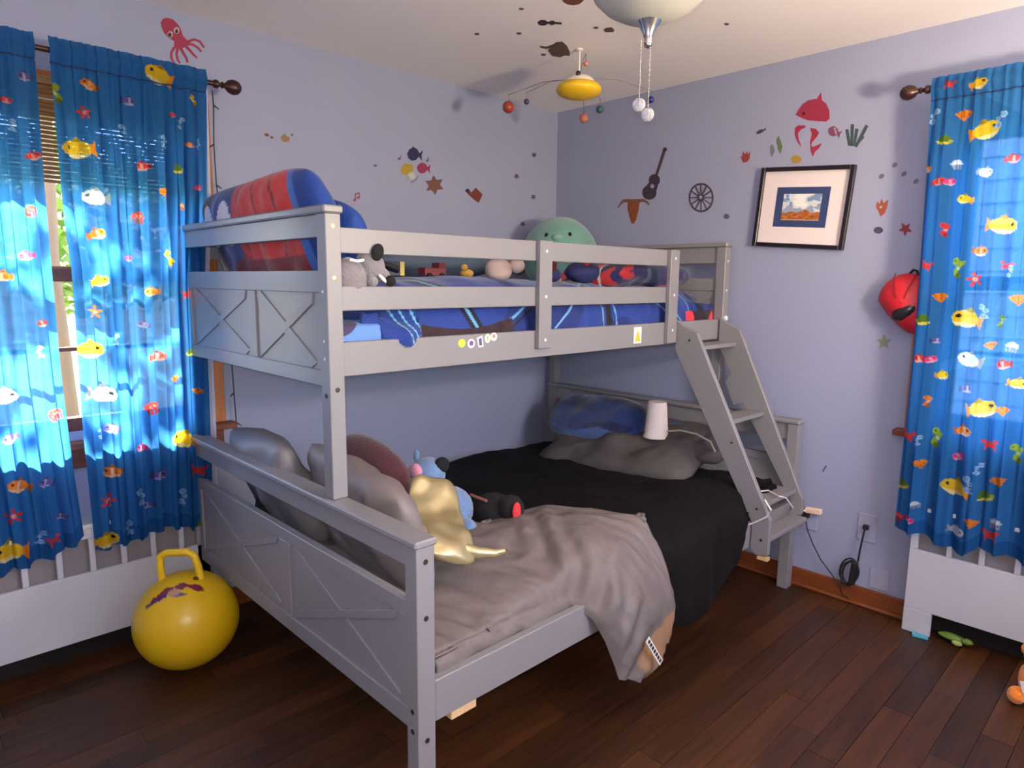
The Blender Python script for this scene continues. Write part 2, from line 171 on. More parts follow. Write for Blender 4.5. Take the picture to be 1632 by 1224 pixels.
 ('glow_star_decal','pale yellow star decal below the red mask','decal','B',[('star',(158, 162, 140),[(1.758,1.131),(1.768,1.111),(1.788,1.111),(1.774,1.095),(1.78,1.074),(1.762,1.084),(1.746,1.071),(1.748,1.093),(1.732,1.107),(1.752,1.11)])]),
 ('scuff_mark','small dark scuff on the wall right of ladder','mark','B',[('line',(70, 70, 85),[(1.579,0.56),(1.566,0.53),(1.57,0.528),(1.584,0.558)])]),
 ('hat_decal','brown western hat decal on the ceiling near corner','decal','C',[('crown',(120, 92, 62),[(0.785,0.654),(0.808,0.693),(0.831,0.741),(0.819,0.763),(0.776,0.747),(0.712,0.708),(0.671,0.672),(0.691,0.663),(0.686,0.634),(0.722,0.62)]),
   ('brim',(95, 80, 72),[(0.831,0.655),(0.803,0.661),(0.8,0.694),(0.808,0.736),(0.83,0.75),(0.82,0.709),(0.821,0.677),(0.845,0.67)])]),
 ('revolver_decal','dark brown fiddle-shaped decal on the ceiling beyond fan bowl','decal','C',[('body',(62, 38, 50),[(1,0.854),(0.995,0.848),(0.991,0.841),(0.989,0.834),(0.99,0.828),(0.993,0.823),(0.998,0.819),(1.004,0.818),(1.012,0.82),(1.019,0.823),(1.025,0.828),(1.031,0.835),(1.034,0.842),(1.036,0.848),(1.035,0.855),(1.032,0.859),(1.027,0.863),(1.021,0.864),(1.014,0.862),(1.007,0.859)]),
   ('waist',(62, 38, 50),[(0.981,0.874),(0.977,0.869),(0.973,0.864),(0.972,0.859),(0.972,0.855),(0.973,0.851),(0.977,0.849),(0.981,0.849),(0.986,0.851),(0.992,0.853),(0.997,0.857),(1.001,0.862),(1.004,0.867),(1.006,0.872),(1.006,0.876),(1.004,0.88),(1.001,0.881),(0.997,0.882),(0.992,0.88),(0.986,0.878)]),
   ('neck',(62, 38, 50),[(1.006,0.835),(0.982,0.859),(0.954,0.88),(0.967,0.892),(0.995,0.872),(1.019,0.847)])]),
 ('barrel_decal','reddish round decal on the ceiling at top edge','decal','C',[('disc',(150, 80, 62),[(1.075,1.088),(1.062,1.075),(1.053,1.06),(1.048,1.045),(1.049,1.032),(1.055,1.021),(1.066,1.015),(1.08,1.013),(1.096,1.016),(1.112,1.024),(1.127,1.035),(1.14,1.048),(1.148,1.063),(1.152,1.077),(1.151,1.09),(1.145,1.099),(1.135,1.106),(1.122,1.108),(1.107,1.105),(1.091,1.098)])]),
 ('wagon_decal','small brown wagon decal on ceiling left of the bowl finial','decal','C',[('body',(120, 90, 90),[(0.806,0.956),(0.814,0.975),(0.806,0.992),(0.778,0.985),(0.761,0.966),(0.781,0.946)])]),
 ('ceiling_speck','tiny dark speck decal on ceiling left of the red disc','decal','C',[('dot',(110, 100, 105),[(1.149,0.881),(1.147,0.878),(1.146,0.875),(1.146,0.873),(1.146,0.87),(1.148,0.868),(1.15,0.866),(1.153,0.865),(1.156,0.865),(1.158,0.866),(1.161,0.868),(1.163,0.871),(1.164,0.874),(1.164,0.876),(1.163,0.879),(1.162,0.881),(1.159,0.883),(1.157,0.884),(1.154,0.883),(1.151,0.882)])]),
 ('ceiling_speck','tiny dark speck decal on ceiling left of the hat','decal','C',[('dot',(110, 100, 105),[(0.992,0.711),(0.99,0.708),(0.988,0.705),(0.988,0.701),(0.989,0.698),(0.99,0.696),(0.993,0.694),(0.996,0.693),(0.999,0.694),(1.002,0.695),(1.005,0.697),(1.008,0.7),(1.009,0.704),(1.009,0.707),(1.009,0.71),(1.007,0.712),(1.004,0.714),(1.001,0.715),(0.998,0.715),(0.995,0.713)])]),
 ('ceiling_speck','leftmost tiny dark speck decal on ceiling','decal','C',[('dot',(110, 100, 105),[(1.099,0.592),(1.097,0.589),(1.096,0.586),(1.095,0.582),(1.096,0.579),(1.098,0.576),(1.1,0.575),(1.103,0.574),(1.106,0.575),(1.11,0.576),(1.112,0.579),(1.114,0.582),(1.115,0.585),(1.116,0.589),(1.115,0.592),(1.113,0.594),(1.111,0.596),(1.108,0.597),(1.105,0.596),(1.102,0.595)])]),
 ('ceiling_speck','tiny dark speck decal beside the ceiling wagon decal','decal','C',[('dot',(110, 100, 105),[(0.834,0.955),(0.831,0.952),(0.83,0.949),(0.829,0.946),(0.83,0.944),(0.831,0.941),(0.834,0.939),(0.837,0.939),(0.84,0.939),(0.844,0.94),(0.847,0.942),(0.849,0.944),(0.85,0.947),(0.851,0.95),(0.85,0.953),(0.849,0.955),(0.846,0.957),(0.843,0.958),(0.84,0.958),(0.837,0.957)])]),
 ('ceiling_speck','tiny dark speck decal on ceiling right of the bowl','decal','C',[('dot',(110, 100, 105),[(0.534,1.314),(0.531,1.312),(0.529,1.309),(0.528,1.307),(0.529,1.304),(0.53,1.302),(0.533,1.3),(0.536,1.299),(0.539,1.299),(0.543,1.3),(0.546,1.301),(0.549,1.303),(0.551,1.305),(0.552,1.308),(0.551,1.31),(0.55,1.313),(0.547,1.314),(0.544,1.315),(0.541,1.316),(0.537,1.315)])]),
 ('ceiling_speck','tiny dark speck decal on ceiling under the hat','decal','C',[('dot',(110, 100, 105),[(0.751,0.612),(0.748,0.609),(0.747,0.605),(0.746,0.601),(0.747,0.598),(0.748,0.595),(0.751,0.593),(0.754,0.592),(0.758,0.593),(0.762,0.595),(0.766,0.597),(0.768,0.601),(0.77,0.604),(0.771,0.608),(0.77,0.611),(0.769,0.614),(0.766,0.616),(0.762,0.617),(0.759,0.616),(0.755,0.615)])]),
]
MOTIFS = {
 'mainA': [('fish',2.356,1.715,0.0494,'Y'), ('fish',2.111,1.984,0.0480,'Y'), ('fish',2.311,1.915,0.0266,'O'), ('horse',2.400,1.874,0.0304,'G'), ('star',2.329,1.828,0.0209,'R'), ('fish',2.198,1.885,0.0240,'P'),
  ('fish',2.172,1.686,0.0260,'R'), ('fish',2.319,1.572,0.0418,'W'), ('shell',2.112,1.605,0.0210,'O'), ('jelly',2.195,1.518,0.0231,'R'), ('fish',2.318,1.458,0.0280,'O'), ('horse',2.109,1.391,0.0294,'Y'),
  ('fish',2.232,1.383,0.0168,'K'), ('fish',2.320,1.308,0.0280,'Y'), ('fish',2.172,1.273,0.0264,'O'), ('star',2.342,1.209,0.0220,'O'), ('fish',2.203,1.163,0.0198,'P'), ('fish',2.363,1.086,0.0480,'Y'),
  ('fish',2.163,1.051,0.0286,'R'), ('fish',2.338,0.938,0.0462,'W'), ('shell',2.115,0.965,0.0198,'O'), ('jelly',2.193,0.873,0.0286,'R'), ('fish',2.324,0.819,0.0273,'P'), ('fish',2.103,0.747,0.0506,'Y'),
  ('fish',2.237,0.737,0.0220,'K'), ('fish',2.333,0.670,0.0330,'O'), ('fish',2.184,0.630,0.0299,'P'), ('star',2.351,0.573,0.0264,'R'), ('fish',2.361,0.437,0.0440,'Y'), ('crab',2.183,0.408,0.0264,'R'),
  ('crab',2.056,0.621,0.0288,'R'), ('crab',2.057,1.262,0.0198,'R'), ('shell',2.039,0.912,0.0184,'O'), ('turtle',2.052,1.057,0.0198,'G'), ('turtle',2.046,0.407,0.0312,'G'), ('jelly',2.053,1.564,0.0147,'O'),
  ('turtle',2.060,1.689,0.0210,'G'), ('bub',2.288,1.119,0.0180,'B'), ('bub',2.249,0.568,0.0308,'B'), ('bub',2.111,0.538,0.0299,'B'), ('bub',2.295,0.465,0.0253,'B'), ('bub',2.040,1.847,0.0200,'B'),
  ('bub',2.097,1.777,0.0200,'B'), ('bub',1.988,1.782,0.0189,'B'), ('fish',2.229,0.529,0.0207,'P'), ('bub',2.356,0.808,0.0168,'B'), ('bub',2.220,1.798,0.0160,'B'), ('horse',1.999,1.926,0.0189,'Y'),
  ('fish',2.067,1.865,0.0140,'R'), ('fish',2.016,1.774,0.0147,'O'), ('fish',1.997,1.633,0.0168,'K')],
 'leftA': [('fish',2.476,1.906,0.0221,'P'), ('fish',2.469,1.681,0.0209,'R'), ('jelly',2.489,1.516,0.0216,'R'), ('fish',2.515,1.382,0.0228,'K'), ('fish',2.592,0.674,0.0360,'O'), ('star',2.610,0.582,0.0260,'R'),
  ('fish',2.635,0.470,0.0520,'Y'), ('jelly',2.477,0.888,0.0240,'R'), ('fish',2.600,0.826,0.0266,'P'), ('fish',2.600,0.959,0.0418,'W'), ('fish',2.521,0.673,0.0252,'P'), ('crab',2.514,0.479,0.0200,'R'),
  ('bub',2.504,1.091,0.0190,'B'), ('bub',2.546,0.498,0.0240,'B'), ('fish',2.489,0.553,0.0189,'P'), ('fish',2.579,1.321,0.0266,'O'), ('fish',2.490,1.178,0.0171,'R'), ('bub',2.515,1.761,0.0180,'B'),
  ('fish',2.524,1.830,0.0153,'R')],
 'mainB': [('shell',1.982,1.891,0.0280,'O'), ('fish',2.054,1.837,0.0504,'Y'), ('fish',2.021,1.989,0.0280,'Y'), ('crab',1.933,2.001,0.0189,'R'), ('turtle',1.931,1.820,0.0231,'G'), ('jelly',1.973,1.735,0.0210,'W'),
  ('fish',2.063,1.700,0.0273,'W'), ('fish',1.931,1.680,0.0242,'R'), ('fish',1.960,1.678,0.0210,'K'), ('fish',2.007,1.615,0.0273,'Y'), ('horse',1.959,1.517,0.0264,'R'), ('fish',1.886,1.728,0.0189,'O'),
  ('fish',2.132,1.520,0.0480,'Y'), ('fish',2.075,1.437,0.0294,'O'), ('horse',2.013,1.384,0.0374,'G'), ('star',2.065,1.343,0.0286,'R'), ('crab',1.916,1.390,0.0220,'R'), ('shell',1.968,1.275,0.0264,'O'),
  ('fish',2.051,1.207,0.0528,'Y'), ('turtle',1.922,1.197,0.0286,'G'), ('fish',2.136,1.735,0.0240,'R'), ('crab',2.152,1.387,0.0189,'R'), ('shell',2.196,1.272,0.0294,'O'), ('horse',2.156,1.203,0.0231,'G'),
  ('fish',1.970,1.125,0.0176,'P'), ('shell',2.134,1.117,0.0210,'O'), ('jelly',2.194,1.119,0.0210,'W'), ('fish',1.924,1.057,0.0253,'R'), ('fish',1.959,1.056,0.0220,'K'), ('fish',2.073,1.066,0.0440,'W'),
  ('fish',2.174,1.058,0.0273,'R'), ('fish',2.001,1.003,0.0264,'Y'), ('fish',2.078,0.962,0.0242,'P'), ('horse',1.962,0.904,0.0230,'O'), ('fish',2.134,0.900,0.0506,'Y'), ('shell',2.190,0.897,0.0242,'O'),
  ('fish',2.221,0.996,0.0286,'Y'), ('crab',1.909,0.765,0.0288,'R'), ('horse',2.002,0.775,0.0391,'G'), ('fish',2.084,0.812,0.0308,'O'), ('crab',2.164,0.776,0.0242,'R'), ('fish',2.074,0.716,0.0230,'K'),
  ('horse',2.242,0.760,0.0357,'G'), ('shell',1.961,0.665,0.0264,'O'), ('fish',2.071,0.604,0.0506,'Y'), ('shell',2.202,0.650,0.0264,'O'), ('turtle',1.906,0.578,0.0264,'G'), ('turtle',2.167,0.592,0.0264,'G'),
  ('jelly',1.903,0.446,0.0216,'R'), ('fish',1.945,0.450,0.0216,'K'), ('shell',2.138,0.485,0.0253,'O'), ('jelly',1.959,0.512,0.0168,'W'), ('jelly',2.207,0.504,0.0220,'W'), ('fish',2.096,0.445,0.0299,'W'),
  ('crab',2.195,0.457,0.0264,'R'), ('bub',2.117,0.628,0.0322,'B'), ('bub',2.087,1.866,0.0280,'B'), ('bub',1.891,1.907,0.0264,'B'), ('bub',2.165,1.371,0.0200,'B'), ('bub',2.106,1.237,0.0264,'B'),
  ('bub',1.947,0.758,0.0207,'B'), ('bub',2.139,0.690,0.0230,'B')],
}

# ------------------------------------------------------------------ helpers
def lin(c):
    return tuple((x / 12.92 if x <= 0.04045 else ((x + 0.055) / 1.055) ** 2.4) for x in (v / 255.0 for v in c))


MATS = {}


def M(name, rgb, rough=0.6, var=0.06, scale=14.0, bump=0.0, bscale=60.0, metal=0.0, spec=0.5, sheen=0.0, coat=0.0, obj_var=0.0):
    """procedural Principled material: base colour varied by noise, optional fine bump"""
    if name in MATS:
        return MATS[name]
    m = bpy.data.materials.new(name)
    m.use_nodes = True
    nt = m.node_tree
    b = nt.nodes['Principled BSDF']
    b.inputs['Roughness'].default_value = rough
    b.inputs['Metallic'].default_value = metal
    b.inputs['Specular IOR Level'].default_value = spec
    b.inputs['Sheen Weight'].default_value = sheen
    b.inputs['Coat Weight'].default_value = coat
    tc = nt.nodes.new('ShaderNodeTexCoord')
    nz = nt.nodes.new('ShaderNodeTexNoise')
    nz.inputs['Scale'].default_value = scale
    nz.inputs['Detail'].default_value = 4
    nt.links.new(tc.outputs['Object'], nz.inputs['Vector'])
    mx = nt.nodes.new('ShaderNodeMix')
    mx.data_type = 'RGBA'
    c = lin(rgb)
    mx.inputs['A'].default_value = (*[x * (1 - var) for x in c], 1)
    mx.inputs['B'].default_value = (*[min(1, x * (1 + var)) for x in c], 1)
    nt.links.new(nz.outputs['Fac'], mx.inputs['Factor'])
    nt.links.new(mx.outputs['Result'], b.inputs['Base Color'])
    if bump:
        n2 = nt.nodes.new('ShaderNodeTexNoise')
        n2.inputs['Scale'].default_value = bscale
        n2.inputs['Detail'].default_value = 3
        nt.links.new(tc.outputs['Object'], n2.inputs['Vector'])
        bp = nt.nodes.new('ShaderNodeBump')
        bp.inputs['Strength'].default_value = bump
        bp.inputs['Distance'].default_value = 0.01
        nt.links.new(n2.outputs['Fac'], bp.inputs['Height'])
        nt.links.new(bp.outputs['Normal'], b.inputs['Normal'])
    MATS[name] = m
    return m


def MC(name, rough=0.8, sheen=0.0, bump=0.15, bscale=220.0, spec=0.3):
    """material whose print comes from the mesh's colour attribute"""
    if name in MATS:
        return MATS[name]
    m = M(name, (255, 255, 255), rough, 0.05, 40, bump, bscale, spec=spec, sheen=sheen)
    nt = m.node_tree
    b = nt.nodes['Principled BSDF']
    src = b.inputs['Base Color'].links[0].from_socket
    at = nt.nodes.new('ShaderNodeVertexColor')
    at.layer_name = 'Col'
    mul = nt.nodes.new('ShaderNodeMix')
    mul.data_type = 'RGBA'
    mul.blend_type = 'MULTIPLY'
    mul.inputs['Factor'].default_value = 1
    nt.links.new(at.outputs['Color'], mul.inputs['A'])
    nt.links.new(src, mul.inputs['B'])
    nt.links.new(mul.outputs['Result'], b.inputs['Base Color'])
    return m


def wood(name, dark, light_, rough=0.4, axis=0, scale=6.0, obj_var=0.0, coat=0.0):
    if name in MATS:
        return MATS[name]
    m = bpy.data.materials.new(name)
    m.use_nodes = True
    nt = m.node_tree
    b = nt.nodes['Principled BSDF']
    b.inputs['Roughness'].default_value = rough
    b.inputs['Coat Weight'].default_value = coat
    b.inputs['Coat Roughness'].default_value = 0.25
    tc = nt.nodes.new('ShaderNodeTexCoord')
    geo = nt.nodes.new('ShaderNodeNewGeometry')
    mp = nt.nodes.new('ShaderNodeMapping')
    s = [14.0, 14.0, 14.0]
    s[axis] = 0.9
    mp.inputs['Scale'].default_value = s
    nt.links.new(geo.outputs['Position'], mp.inputs['Vector'])
    oi = nt.nodes.new('ShaderNodeObjectInfo')
    nz = nt.nodes.new('ShaderNodeTexNoise')
    nz.noise_dimensions = '4D'
    nz.inputs['Scale'].default_value = scale
    nz.inputs['Detail'].default_value = 6
    nz.inputs['Roughness'].default_value = 0.65
    nz.inputs['Distortion'].default_value = 0.6
    nt.links.new(mp.outputs['Vector'], nz.inputs['Vector'])
    mw = nt.nodes.new('ShaderNodeMath')
    mw.operation = 'MULTIPLY'
    mw.inputs[1].default_value = 37.0
    nt.links.new(oi.outputs['Random'], mw.inputs[0])
    nt.links.new(mw.outputs[0], nz.inputs['W'])
    rp = nt.nodes.new('ShaderNodeValToRGB')
    rp.color_ramp.elements[0].position = 0.3
    rp.color_ramp.elements[0].color = (*lin(dark), 1)
    rp.color_ramp.elements[1].position = 0.72
    rp.color_ramp.elements[1].color = (*lin(light_), 1)
    nt.links.new(nz.outputs['Fac'], rp.inputs['Fac'])
    hs = nt.nodes.new('ShaderNodeHueSaturation')
    mr = nt.nodes.new('ShaderNodeMapRange')
    mr.inputs['To Min'].default_value = 1 - obj_var
    mr.inputs['To Max'].default_value = 1 + obj_var
    nt.links.new(oi.outputs['Random'], mr.inputs['Value'])
    nt.links.new(mr.outputs['Result'], hs.inputs['Value'])
    nt.links.new(rp.outputs['Color'], hs.inputs['Color'])
    nt.links.new(hs.outputs['Color'], b.inputs['Base Color'])
    MATS[name] = m
    return m


def tag(o, label=None, cat=None, group=None, kind=None):
    if label:
        o['label'] = label
    if cat:
        o['category'] = cat
    if group:
        o['group'] = group
    if kind:
        o['kind'] = kind
    return o


def thing(name, label, cat, loc=(0, 0, 0), group=None, kind=None):
    o = bpy.data.objects.new(name, None)
    o.empty_display_size = 0.05
    o.location = loc
    COL.objects.link(o)
    return tag(o, label, cat, group, kind)


def root_offset(p):
    v = Vector((0, 0, 0))
    while p is not None:
        v += p.location
        p = p.parent
    return v


def mk(name, verts, faces, mat, parent=None, smooth=False, cols=None, bevel=0.0, solid=0.0, sub=0, auto=None):
    """one mesh object; verts are world coordinates"""
    me = bpy.data.meshes.new(name)
    verts = [tuple(map(float, v)) for v in verts] if not isinstance(verts, np.ndarray) else verts.tolist()
    me.from_pydata(verts, [], faces if isinstance(faces, list) else faces.tolist())
    me.update()
    if bevel:
        bm = bmesh.new()
        bm.from_mesh(me)
        bmesh.ops.bevel(bm, geom=bm.edges[:], offset=bevel, segments=1, affect='EDGES', clamp_overlap=True)
        bm.to_mesh(me)
        bm.free()
    if cols is not None:
        at = me.attributes.new('Col', 'FLOAT_COLOR', 'POINT')
        c4 = np.ones((len(verts), 4), np.float32)
        c4[:, :3] = cols
        at.data.foreach_set('color', c4.ravel())
    if smooth:
        me.polygons.foreach_set('use_smooth', [True] * len(me.polygons))
    me.materials.append(mat)
    o = bpy.data.objects.new(name, me)
    COL.objects.link(o)
    if parent is not None:
        o.parent = parent
        o.location = -root_offset(parent)
    if solid:
        md = o.modifiers.new('thickness', 'SOLIDIFY')
        md.thickness = solid
        md.offset = -1
    if sub:
        md = o.modifiers.new('subdivision', 'SUBSURF')
        md.levels = md.render_levels = sub
    return o


class MB:
    def __init__(self):
        self.v = []
        self.f = []

    def box(self, x0, x1, y0, y1, z0, z1):
        n = len(self.v)
        self.v += [(x, y, z) for z in (z0, z1) for y in (y0, y1) for x in (x0, x1)]
        self.f += [[n + i for i in q] for q in ((0, 2, 3, 1), (4, 5, 7, 6), (0, 1, 5, 4), (2, 6, 7, 3), (0, 4, 6, 2), (1, 3, 7, 5))]
        return self

    def obox(self, c, ax, ay, az):
        """oriented box: centre and three half-axis vectors"""
        n = len(self.v)
        c, ax, ay, az = map(Vector, (c, ax, ay, az))
        self.v += [tuple(c + ax * i + ay * j + az * k) for k in (-1, 1) for j in (-1, 1) for i in (-1, 1)]
        self.f += [[n + i for i in q] for q in ((0, 2, 3, 1), (4, 5, 7, 6), (0, 1, 5, 4), (2, 6, 7, 3), (0, 4, 6, 2), (1, 3, 7, 5))]
        return self

    def prism(self, pts, d):
        """closed outline of 3-D points extruded by vector d"""
        n = len(self.v)
        k = len(pts)
        d = Vector(d)
        self.v += [tuple(p) for p in pts] + [tuple(Vector(p) + d) for p in pts]
        self.f += [[n + i for i in range(k)], [n + k + i for i in reversed(range(k))]]
        self.f += [[n + i, n + k + i, n + k + (i + 1) % k, n + (i + 1) % k] for i in range(k)]
        return self

    def tube(self, pts, r, n=8, closed=False, r1=None):
        pts = [Vector(p) for p in pts]
        K = len(pts)
        b = len(self.v)
        up = Vector((0.13, 0.21, 0.97))
        for i, p in enumerate(pts):
            a = pts[(i - 1) % K] if closed or i else pts[0]
            c = pts[(i + 1) % K] if closed or i < K - 1 else pts[-1]
            t = (c - a).normalized()
            s = t.cross(up)
            if s.length < 1e-3:
                s = t.cross(Vector((1, 0, 0)))
            s.normalize()
            q = t.cross(s)
            rr = r if r1 is None else r + (r1 - r) * i / max(1, K - 1)
            for j in range(n):
                w = 2 * math.pi * j / n
                self.v.append(tuple(p + s * math.cos(w) * rr + q * math.sin(w) * rr))
        for i in range(K if closed else K - 1):
            for j in range(n):
                a, c = b + i * n, b + ((i + 1) % K) * n
                self.f.append([a + j, a + (j + 1) % n, c + (j + 1) % n, c + j])
        if not closed:
            self.f.append([b + j for j in reversed(range(n))])
            self.f.append([b + (K - 1) * n + j for j in range(n)])
        return self

    def lathe(self, prof, c, n=24, axis=(0, 0, 1)):
        """prof: list of (radius, height along axis)"""
        z = Vector(axis).normalized()
        x = z.orthogonal().normalized()
        y = z.cross(x)
        c = Vector(c)
        b = len(self.v)
        for r, h in prof:
            for j in range(n):
                w = 2 * math.pi * j / n
                self.v.append(tuple(c + z * h + (x * math.cos(w) + y * math.sin(w)) * max(r, 1e-5)))
        for i in range(len(prof) - 1):
            for j in range(n):
                a, d = b + i * n, b + (i + 1) * n
                self.f.append([a + j, a + (j + 1) % n, d + (j + 1) % n, d + j])
        self.f.append([b + j for j in reversed(range(n))])
        self.f.append([b + (len(prof) - 1) * n + j for j in range(n)])
        return self

    def blob(self, c, ax, ay=None, az=None, n=20, m=12, lump=0.0, seed=0, power=1.0):
        """ellipsoid; ax may be a radius tuple or three axis vectors"""
        c = Vector(c)
        if ay is None:
            r = ax if isinstance(ax, tuple) else (ax, ax, ax)
            ax, ay, az = Vector((r[0], 0, 0)), Vector((0, r[1], 0)), Vector((0, 0, r[2]))
        ax, ay, az = Vector(ax), Vector(ay), Vector(az)
        b = len(self.v)
        rs = random.Random(seed)
        ph = [rs.uniform(0, 6.28) for _ in range(6)]
        for i in range(m + 1):
            t = math.pi * i / m
            for j in range(n):
                w = 2 * math.pi * j / n
                x, y, z = math.sin(t) * math.cos(w), math.sin(t) * math.sin(w), math.cos(t)
                k = 1 + lump * (math.sin(3 * x + ph[0]) * math.sin(4 * y + ph[1]) + 0.6 * math.sin(6 * z + ph[2] + 3 * x))
                self.v.append(tuple(c + (ax * x + ay * y + az * z) * k))
        for i in range(m):
            for j in range(n):
                a, d = b + i * n, b + (i + 1) * n
                self.f.append([a + j, d + j, d + (j + 1) % n, a + (j + 1) % n])
        return self

    def build(self, name, mat, parent=None, smooth=False, bevel=0.0, **kw):
        o = mk(name, self.v, self.f, mat, parent, smooth, None, bevel, **kw)
        if smooth:
            bm = bmesh.new()
            bm.from_mesh(o.data)
            bmesh.ops.remove_doubles(bm, verts=bm.verts[:], dist=1e-6)
            for e in bm.edges:
                if len(e.link_faces) == 2 and e.calc_face_angle(0) > 0.9:
                    e.smooth = False
            bm.to_mesh(o.data)
            bm.free()
        return o


def fbm(x, y, seed, octs=4, f0=1.0, rough=0.55):
    """smooth wrinkle field from rotated sine products"""
    r = np.random.RandomState(seed)
    out = np.zeros_like(x)
    a, f = 1.0, f0
    for _ in range(octs):
        for _k in range(3):
            th = r.uniform(0, math.pi)
            p, q = r.uniform(0, 6.28, 2)
            d = x * math.cos(th) + y * math.sin(th)
            e = -x * math.sin(th) + y * math.cos(th)
            out += a / 3 * np.sin(f * 6.28 * d + p + 1.3 * np.sin(f * 3.1 * e + q))
        a *= rough
        f *= 1.9
    return out


def grid_faces(nu, nv):
    i = np.arange(nu - 1)[:, None] * nv + np.arange(nv - 1)[None, :]
    return np.stack([i, i + nv, i + nv + 1, i + 1], -1).reshape(-1, 4)


def pillow(name, mat, parent, c, ax, ay, w, h, t, seed=0, wr=0.012, colf=None, n=44, pinch=0.05, droop=0.0, rnd=0.22):
    """stuffed cushion with drawn-in sides: centre, in-plane axes, size"""
    ax = Vector(ax).normalized()
    ay = (Vector(ay) - ax * Vector(ay).dot(ax)).normalized()
    az = ax.cross(ay)
    s = np.linspace(-1, 1, n)
    s = np.sign(s) * np.abs(s) ** 0.8
    U, V = np.meshgrid(s, s, indexing='ij')
    vs, cs, fs = [], [], []
    base = grid_faces(n, n)
    for k, sg in enumerate((1, -1)):
        X = w / 2 * U * (1 - pinch * (1 - V * V))
        Y = h / 2 * V * (1 - pinch * (1 - U * U))
        X, Y = X * np.sqrt(1 - rnd * V ** 4), Y * np.sqrt(1 - rnd * U ** 4)
        e = np.clip((1 - U ** 4) * (1 - V ** 4), 0, 1)
        Z = sg * t / 2 * e ** 0.5
        Z = Z + wr * e ** 0.4 * fbm(X, Y, seed + k, 3, 3.0) + wr * 0.5 * fbm(X + 5, Y, seed + 9, 2, 2.0)
        Z = Z - droop * (U * U)
        P = np.stack([X, Y, Z], -1).reshape(-1, 3)
        W = np.array(c)[None] + P[:, :1] * np.array(ax)[None] + P[:, 1:2] * np.array(ay)[None] + P[:, 2:] * np.array(az)[None]
        vs.append(W)
        if colf is not None:
            cs.append(colf(U.ravel(), V.ravel(), sg))
        fs.append((base if sg > 0 else base[:, ::-1]) + k * n * n)
    o = mk(name, np.concatenate(vs), np.concatenate(fs), mat, parent, True, np.concatenate(cs) if colf is not None else None)
    bm = bmesh.new()
    bm.from_mesh(o.data)
    bmesh.ops.remove_doubles(bm, verts=bm.verts[:], dist=0.0008)
    bm.to_mesh(o.data)
    bm.free()
    return o


def paint(n, base):
    c = np.empty((n, 3), np.float32)
    c[:] = lin(base)
    return c


def put(c, mask, rgb):
    c[mask] = lin(rgb)


# ------------------------------------------------------------------ the room
H = 2.2477
XM, YM = 3.35, 3.45
m_wall = M('wall_paint', (148, 152, 178), 0.75, 0.03, 3, 0.08, 90)
m_ceil = M('ceiling_paint', (244, 234, 231), 0.85, 0.02, 2, 0.05, 60)
m_white = M('cover_white_paint', (184, 184, 192), 0.5, 0.03, 5, 0.03, 50)
m_trimwood = wood('trim_wood', (150, 80, 36), (190, 112, 56), 0.4, 2, 5)
m_basewood = wood('baseboard_wood', (96, 45, 18), (138, 74, 36), 0.42, 1, 5)
m_sashwood = wood('sash_wood', (92, 44, 30), (128, 68, 48), 0.45, 0, 5)
m_floor = wood('floor_planks', (38, 18, 6), (80, 45, 18), 0.48, 0, 4.0, 0.42, coat=0.04)


def struct(o):
    o['kind'] = 'structure'
    return o


WX0, WX1, WZ0, WZ1 = 1.985, 2.865, 0.80, 1.88
b = MB().box(-0.12, WX0, -0.12, 0, 0, H).box(WX1, XM + .12, -0.12, 0, 0, H).box(WX0, WX1, -0.12, 0, 0, WZ0).box(WX0, WX1, -0.12, 0, WZ1, H)
struct(b.build('wall_left', m_wall))
WY0, WY1 = 1.945, 2.825
b = MB().box(-0.12, 0, 0, WY0, 0, H).box(-0.12, 0, WY1, YM + .12, 0, H).box(-0.12, 0, WY0, WY1, 0, WZ0).box(-0.12, 0, WY0, WY1, WZ1, H)
struct(b.build('wall_right', m_wall))
struct(MB().box(XM, XM + .12, 0, YM, 0, H).build('wall_back', m_wall))
struct(MB().box(0, .90, YM, YM + .12, 0, H).box(1.80, XM, YM, YM + .12, 0, H).box(.90, 1.80, YM, YM + .12, 0, .80).box(.90, 1.80, YM, YM + .12, 1.90, H).build('wall_near', m_wall))
struct(MB().box(-0.4, XM + .4, -0.4, YM + .4, H, H + .15).build('ceiling', m_ceil))

# floor: boards along X; the ones the photo can show are parts, the rest one joined part
floor = struct(MB().box(-0.12, XM + .12, -0.12, YM + .12, -0.06, -0.012).build('floor', M('subfloor', (26, 14, 10), 0.9)))
PW = 0.0825
unit = bpy.data.meshes.new('floor_plank')
_bm = bmesh.new()
bmesh.ops.create_cube(_bm, size=1.0)
_bm.to_mesh(unit)
_bm.free()
unit.materials.append(m_floor)
rest = MB()
row = 0
y = 0.0
while y < YM - 0.01:
    x = -random.uniform(0.0, 0.6)
    w = min(PW, YM - y)
    while x < XM:
        L = random.uniform(0.55, 1.35)
        x0, x1 = max(0.0, x), min(XM, x + L)
        if x1 - x0 > 0.03:
            dz = random.uniform(0, 0.0008)
            if y < 3.0 and x0 < 3.0:
                p = bpy.data.objects.new('floor_plank', unit)
                COL.objects.link(p)
                p.parent = floor
                p.location = ((x0 + x1) / 2, y + w / 2, -0.006 - 0.0008 + dz)
                p.scale = (x1 - x0 - 0.0016, w - 0.0016, 0.012)
            else:
                rest.box(x0 + .0008, x1 - .0008, y + .0008, y + w - .0008, -0.0128, -0.0008 + dz)
        x += L
    y += PW
o = rest.build('floor_planks_behind', m_floor, floor)
o['kind'] = 'stuff'

